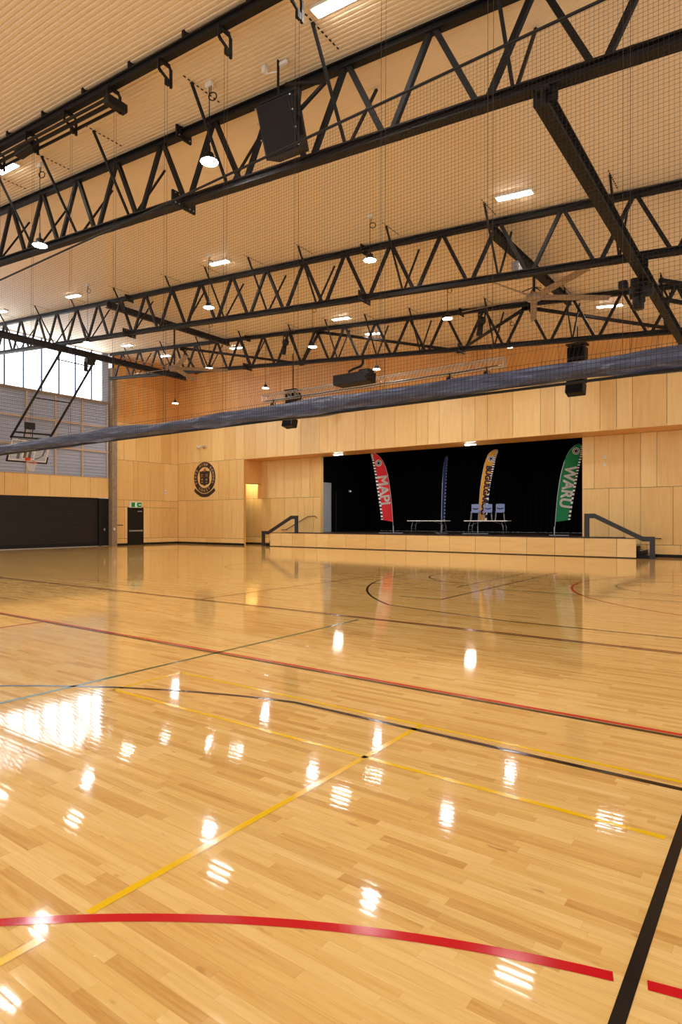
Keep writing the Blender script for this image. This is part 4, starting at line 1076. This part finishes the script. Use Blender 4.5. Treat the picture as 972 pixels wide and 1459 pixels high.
# ================================================================== STAGE PROPS
def face_cam(x, y): return math.atan2(x, -y) if False else math.atan2(-x, y)
def banner(loc, s, pole, trail, cloth, label, word, wpx, wlean, emb, letter_mat, tsize, rotz=None, base=(-1, 1), bold=0.018):
    """feather banner facing the hall; outline points in photo-free local metres: x right, z up from the foot"""
    rz = face_cam(loc[0], loc[1]) if rotz is None else rotz
    t = thing('feather_banner', loc, label, 'banner', 'feather banners on the stage', rot=(0, 0, rz))
    def smooth(pts, n=30):
        out = []
        m = len(pts) - 1
        for k in range(n + 1):
            f = m * k / n; i = min(int(f), m - 1); u = f - i
            p0, p1, p2, p3 = (pts[max(i - 1, 0)], pts[i], pts[i + 1], pts[min(i + 2, m)])
            out.append(tuple(0.5 * (2 * b_ + (c_ - a_) * u + (2 * a_ - 5 * b_ + 4 * c_ - d_) * u * u + (3 * b_ - a_ - 3 * c_ + d_) * u ** 3) for a_, b_, c_, d_ in zip(p0, p1, p2, p3)))
        return out
    P_ = smooth([(x * s, z * s) for x, z in pole]); T_ = smooth([(x * s, z * s) for x, z in trail])
    n = len(P_)
    sgn = 1 if T_[0][0] > P_[0][0] else -1
    mb = MB(); vs = []; fs = []; Mx = 8
    for k in range(n):
        for j in range(Mx + 1):
            f = j / Mx; x = P_[k][0] * (1 - f) + T_[k][0] * f; z = P_[k][1] * (1 - f) + T_[k][1] * f
            w = 0.012 * math.sin(f * 4 + k * 0.2)
            vs.append((x, w - 0.004, z))
    o = len(vs); vs += [(x, y + 0.008, z) for x, y, z in vs]; W_ = Mx + 1
    for k in range(n - 1):
        for j in range(Mx):
            a = k * W_ + j; fs += [(a, a + 1, a + W_ + 1, a + W_), (o + a, o + a + W_, o + a + W_ + 1, o + a + 1)]
    mb.smooth = True; cl = mb.add(vs, fs).build('cloth', cloth, t, local=True)
    # chequered trailing edge
    ck = MB(); m2 = 24; Tf = smooth([(x * s, z * s) for x, z in trail], m2 * 2)
    for k in range(m2 * 2):
        ck.mat = k % 2
        (x0, z0), (x1, z1) = Tf[k], Tf[k + 1]
        w = 0.11 * s / 0.039
        ck.add([(x0, -0.022, z0), (x0 - sgn * w, -0.022, z0), (x1 - sgn * w, -0.022, z1), (x1, -0.022, z1), (x0, 0.022, z0), (x0 - sgn * w, 0.022, z0), (x1 - sgn * w, 0.022, z1), (x1, 0.022, z1)],
               [(0, 1, 2, 3), (7, 6, 5, 4), (0, 4, 5, 1), (1, 5, 6, 2), (2, 6, 7, 3), (3, 7, 4, 0)])
    ck.build('chequered_edge', ['white_cloth', 'navy'], cl, local=True)
    foot = (0, 0.02)
    pb = MB(); pb.smooth = True
    pb.tube([(0, 0.0, 0.02), (P_[0][0] * 0.5, 0.0, P_[0][1] * 0.5)] + [(x, 0.0, z) for x, z in P_[::3]], 0.018, 6).build('pole', 'grey_steel', t, local=True)
    fb = MB()
    fb.bar((base[0] * 0.8, 0, 0.02), (base[1] * 0.55, 0, 0.02), 0.05, 0.03).bar((-0.1, -0.4, 0.02), (0.1, 0.4, 0.02), 0.05, 0.03).cyl((0, 0, 0.0), (0, 0, 0.42), 0.032, 10)
    fb.build('foot_stand', 'grey_steel', t, local=True)
    if emb:
        ex_, ez_ = emb[0] * s, emb[1] * s; r = emb[2] * s
        e1 = MB().cyl((ex_, -0.018, ez_), (ex_, -0.030, ez_), r, 24).build('emblem', 'white_cloth', cl, local=True)
        MB().torus((ex_, -0.030, ez_), r * 0.72, r * 0.10, Matrix.Rotation(PI / 2, 3, 'X'), 24, 6).cyl((ex_, -0.028, ez_), (ex_, -0.036, ez_), r * 0.45, 16).build('emblem_print', 'navy', e1, local=True)
    if word:
        (x0, z0), (x1, z1) = [(a * s, b_ * s) for a, b_ in wpx]          # start and end of the lettering, reading downward
        L = math.hypot(x1 - x0, z1 - z0); d = Vector((x1 - x0, 0, z1 - z0)).normalized(); u = Vector((-d.z, 0, d.x))
        u = u if u.x > 0 else -u
        v, f = text_mesh(word, 1.0, 0.006, 0.0)
        xs = [p.x for p in v]; wv = max(xs) - min(xs); ys = [p.y for p in v]; hv = max(ys) - min(ys); my = (max(ys) + min(ys)) / 2; mx = (max(xs) + min(xs)) / 2
        mid = Vector(((x0 + x1) / 2, -0.026, (z0 + z1) / 2))
        lm = MB()
        for bx_, by_ in ((-bold, -bold), (bold, -bold), (-bold, bold), (bold, bold), (0, 0)): lm.add([Vector((bx_, 0, by_)) + mid + d * ((p.x - mx) / wv * L) + u * ((p.y - my) / hv * tsize * s) + Vector((0, -p.z, 0)) for p in v], f)
        lm.build('lettering', letter_mat, cl, local=True)
    return t
# outlines in units of one photo step (about 39 mm), measured from the foot of each pole
sR = 0.0405
red_pole = [(-0.5, 16), (-1.5, 31), (-2.6, 46), (-4.6, 61), (-6.6, 76), (-9.5, 89), (-13.5, 99), (-18.5, 107), (-25, 112), (-30.6, 113.0)]
red_trail = [(-17, 19), (-18.4, 31), (-20.2, 44), (-22, 57), (-24, 70), (-26, 83), (-28, 94), (-30, 104), (-31.2, 109), (-31.8, 111.5)]
banner((-18.08, 30.2, ZST), sR, red_pole, red_trail, 'red', 'red feather banner reading MAPI standing on the stage', 'MAPI', ((-15.6, 80), (-10.5, 41)), 0, (-20.6, 98.5, 4.6), 'white_cloth', 12.5, base=(-1, 1))
sG = 0.0347
gr_pole = [(1.2, 19), (2.2, 34), (4.2, 56), (6.8, 75), (9.2, 88), (11.8, 98), (14.8, 108), (19.5, 117), (25, 123), (32, 127)]
gr_trail = [(20.6, 22), (22.6, 36), (25, 52), (27.4, 66), (29.6, 79), (31.5, 90), (33.6, 100), (36, 110), (37.0, 117), (37.4, 124)]
banner((-9.05, 30.2, ZST), sG, gr_pole, gr_trail, 'green', 'green feather banner reading WARU standing on the right of the stage', 'WARU', ((21.8, 96), (13.3, 39.5)), 0, (28.2, 116.5, 4.8), 'white_cloth', 14.0, base=(-0.3, 1.2))
sA = 0.0385
am_pole = [(0.2, 19), (2.2, 46), (3.6, 66), (5.6, 79), (8.2, 93), (10.2, 101), (13.2, 109), (17.0, 113.8), (21.5, 116.6), (26.2, 117.6)]
am_trail = [(12.2, 19), (14.2, 44), (16.2, 62), (17.5, 70.5), (19.0, 79), (20.8, 87), (22.6, 96), (24.2, 104), (26.4, 111), (27.8, 115.5)]
banner((-13.41, 31.2, ZST), sA, am_pole, am_trail, 'amber', 'amber feather banner with dark lettering behind the stacked blue chairs', 'BUGULGAROO', ((15.4, 94), (7.4, 27)), 0, (17.8, 104.5, 4.2), 'navy', 7.0)
bt = banner((-15.77, 31.6, ZST), 0.0395, red_pole, red_trail, 'blue', 'blue feather banner turned edge on behind the empty folding table', None, None, 0, None, None, 0, rotz=face_cam(-15.77, 31.6) + math.radians(-106))

def table(loc, rz, label, w=2.4):
    t = thing('folding_table', loc, label, 'table', 'folding tables on the stage', rot=(0, 0, rz))
    H = 0.73; D = 0.75
    MB().bevbox((0, 0, H - 0.025), (w, D, 0.05), 0.012).build('table_top', 'tabletop', t, local=True)
    for sx in (-1, 1):
        for sy in (-1, 1):
            mb = MB(); mb.smooth = True
            mb.tube([(sx * (w / 2 - 0.32), sy * 0.28, H - 0.06), (sx * (w / 2 - 0.24), sy * 0.29, 0.38), (sx * (w / 2 - 0.23), sy * 0.3, 0.012)], 0.016, 8).build('leg', 'grey_steel', t, local=True)
        mb = MB()
        mb.cyl((sx * (w / 2 - 0.235), -0.3, 0.25), (sx * (w / 2 - 0.235), 0.3, 0.25), 0.012, 8).build('leg_crossbar', 'grey_steel', t, local=True)
        MB().tube([(sx * (w / 2 - 0.25), 0, 0.44), (sx * (w / 2 - 0.5), 0, 0.58), (sx * (w / 2 - 0.85), 0, H - 0.06)], 0.01, 6).build('folding_stay', 'grey_steel', t, local=True)
    return t
table((-16.15, 30.8, ZST), 0.1, 'pale folding table on the stage with nothing on it', 2.3)
table((-12.6, 30.55, ZST), 0.08, 'pale folding table on the stage carrying the blue chairs', 2.3)

ch = thing('stacking_chair', (-13.28, 30.58, ZST + 0.733), 'blue grey plastic chair on the table, leftmost of three', 'chair', 'blue chairs on the stage table', rot=(0, 0, 0.30))
def shell():
    mb = MB()
    # back: a curved sheet with a smile shaped slot, built from strips around the slot
    def bk(x, z): return Vector((x, 0.17 + 0.10 * (z - 0.45) - 0.25 * x * x, z))
    xs = [-0.22 + 0.44 * k / 12 for k in range(13)]
    def sheet(zlo, zhi):
        n = len(xs); vs = []; fs = []
        for x in xs:
            for z, dy in ((zlo(x), 0), (zhi(x), 0), (zlo(x), 0.014), (zhi(x), 0.014)): vs.append(bk(x, z) + Vector((0, dy, 0)))
        for k in range(n - 1):
            a, b_ = 4 * k, 4 * k + 4
            fs += [(a, b_, b_ + 1, a + 1), (a + 2, a + 3, b_ + 3, b_ + 2), (a + 1, b_ + 1, b_ + 3, a + 3), (a, a + 2, b_ + 2, b_)]
        fs += [(0, 1, 3, 2), (4 * n - 4, 4 * n - 2, 4 * n - 1, 4 * n - 3)]
        mb.add(vs, fs)
    slot = lambda x: 0.60 + 1.6 * x * x
    half = lambda x: 0.026 if abs(x) < 0.15 else 0.0005
    sheet(lambda x: 0.45, lambda x: slot(x) - half(x)); sheet(lambda x: slot(x) + half(x), lambda x: 0.86 - 0.25 * x * x)
    return mb
shell().build('backrest', 'blue_chair', ch, local=True)
MB().bevbox((0, -0.03, 0.44), (0.45, 0.44, 0.035), 0.014).box((0, -0.255, 0.425), (0.43, 0.03, 0.05)).build('seat', 'blue_chair', ch, local=True)
for sx in (-1, 1):
    for y0, y1 in ((-0.19, -0.25), (0.13, 0.2)):
        mb = MB(); mb.smooth = True; mb.cyl((sx * 0.19, y0, 0.43), (sx * 0.23, y1, 0.0), 0.013, 8).build('leg', 'grey_steel', ch, local=True)
dup(ch, (-12.60, 30.58, ZST + 0.733), 'blue grey plastic chair on the table, middle of three', rot=(0, 0, 0.30))
dup(ch, (-11.93, 30.58, ZST + 0.733), 'blue grey plastic chair on the table, rightmost of three with a gap beside it', rot=(0, 0, 0.30))

# ================================================================== WORLD, CAMERA
w = bpy.data.worlds.new('daylight'); S.world = w; w.use_nodes = True
bg = w.node_tree.nodes['Background']; bg.inputs[0].default_value = (1.0, 0.98, 0.97, 1); bg.inputs[1].default_value = 0.5

cam = bpy.data.cameras.new('camera'); co = bpy.data.objects.new('camera', cam); COL.objects.link(co)
co.location = (0, 0, 1.6); co.rotation_euler = (PI / 2, 0, math.radians(35.75))
cam.sensor_fit = 'HORIZONTAL'; cam.sensor_width = 36.0; cam.lens = 36.0 * 880 / 972
cam.shift_y = (741 - 729.5) / 972
cam.clip_end = 200
S.camera = co
S.view_settings.view_transform = 'Standard'; S.view_settings.look = 'None'
S.view_settings.exposure = 1.2; S.view_settings.gamma = 1.0; S.view_settings.use_curve_mapping = False
S.cycles.use_denoising = True
S.cycles.sample_clamp_indirect = 6.0
S.cycles.max_bounces = 8
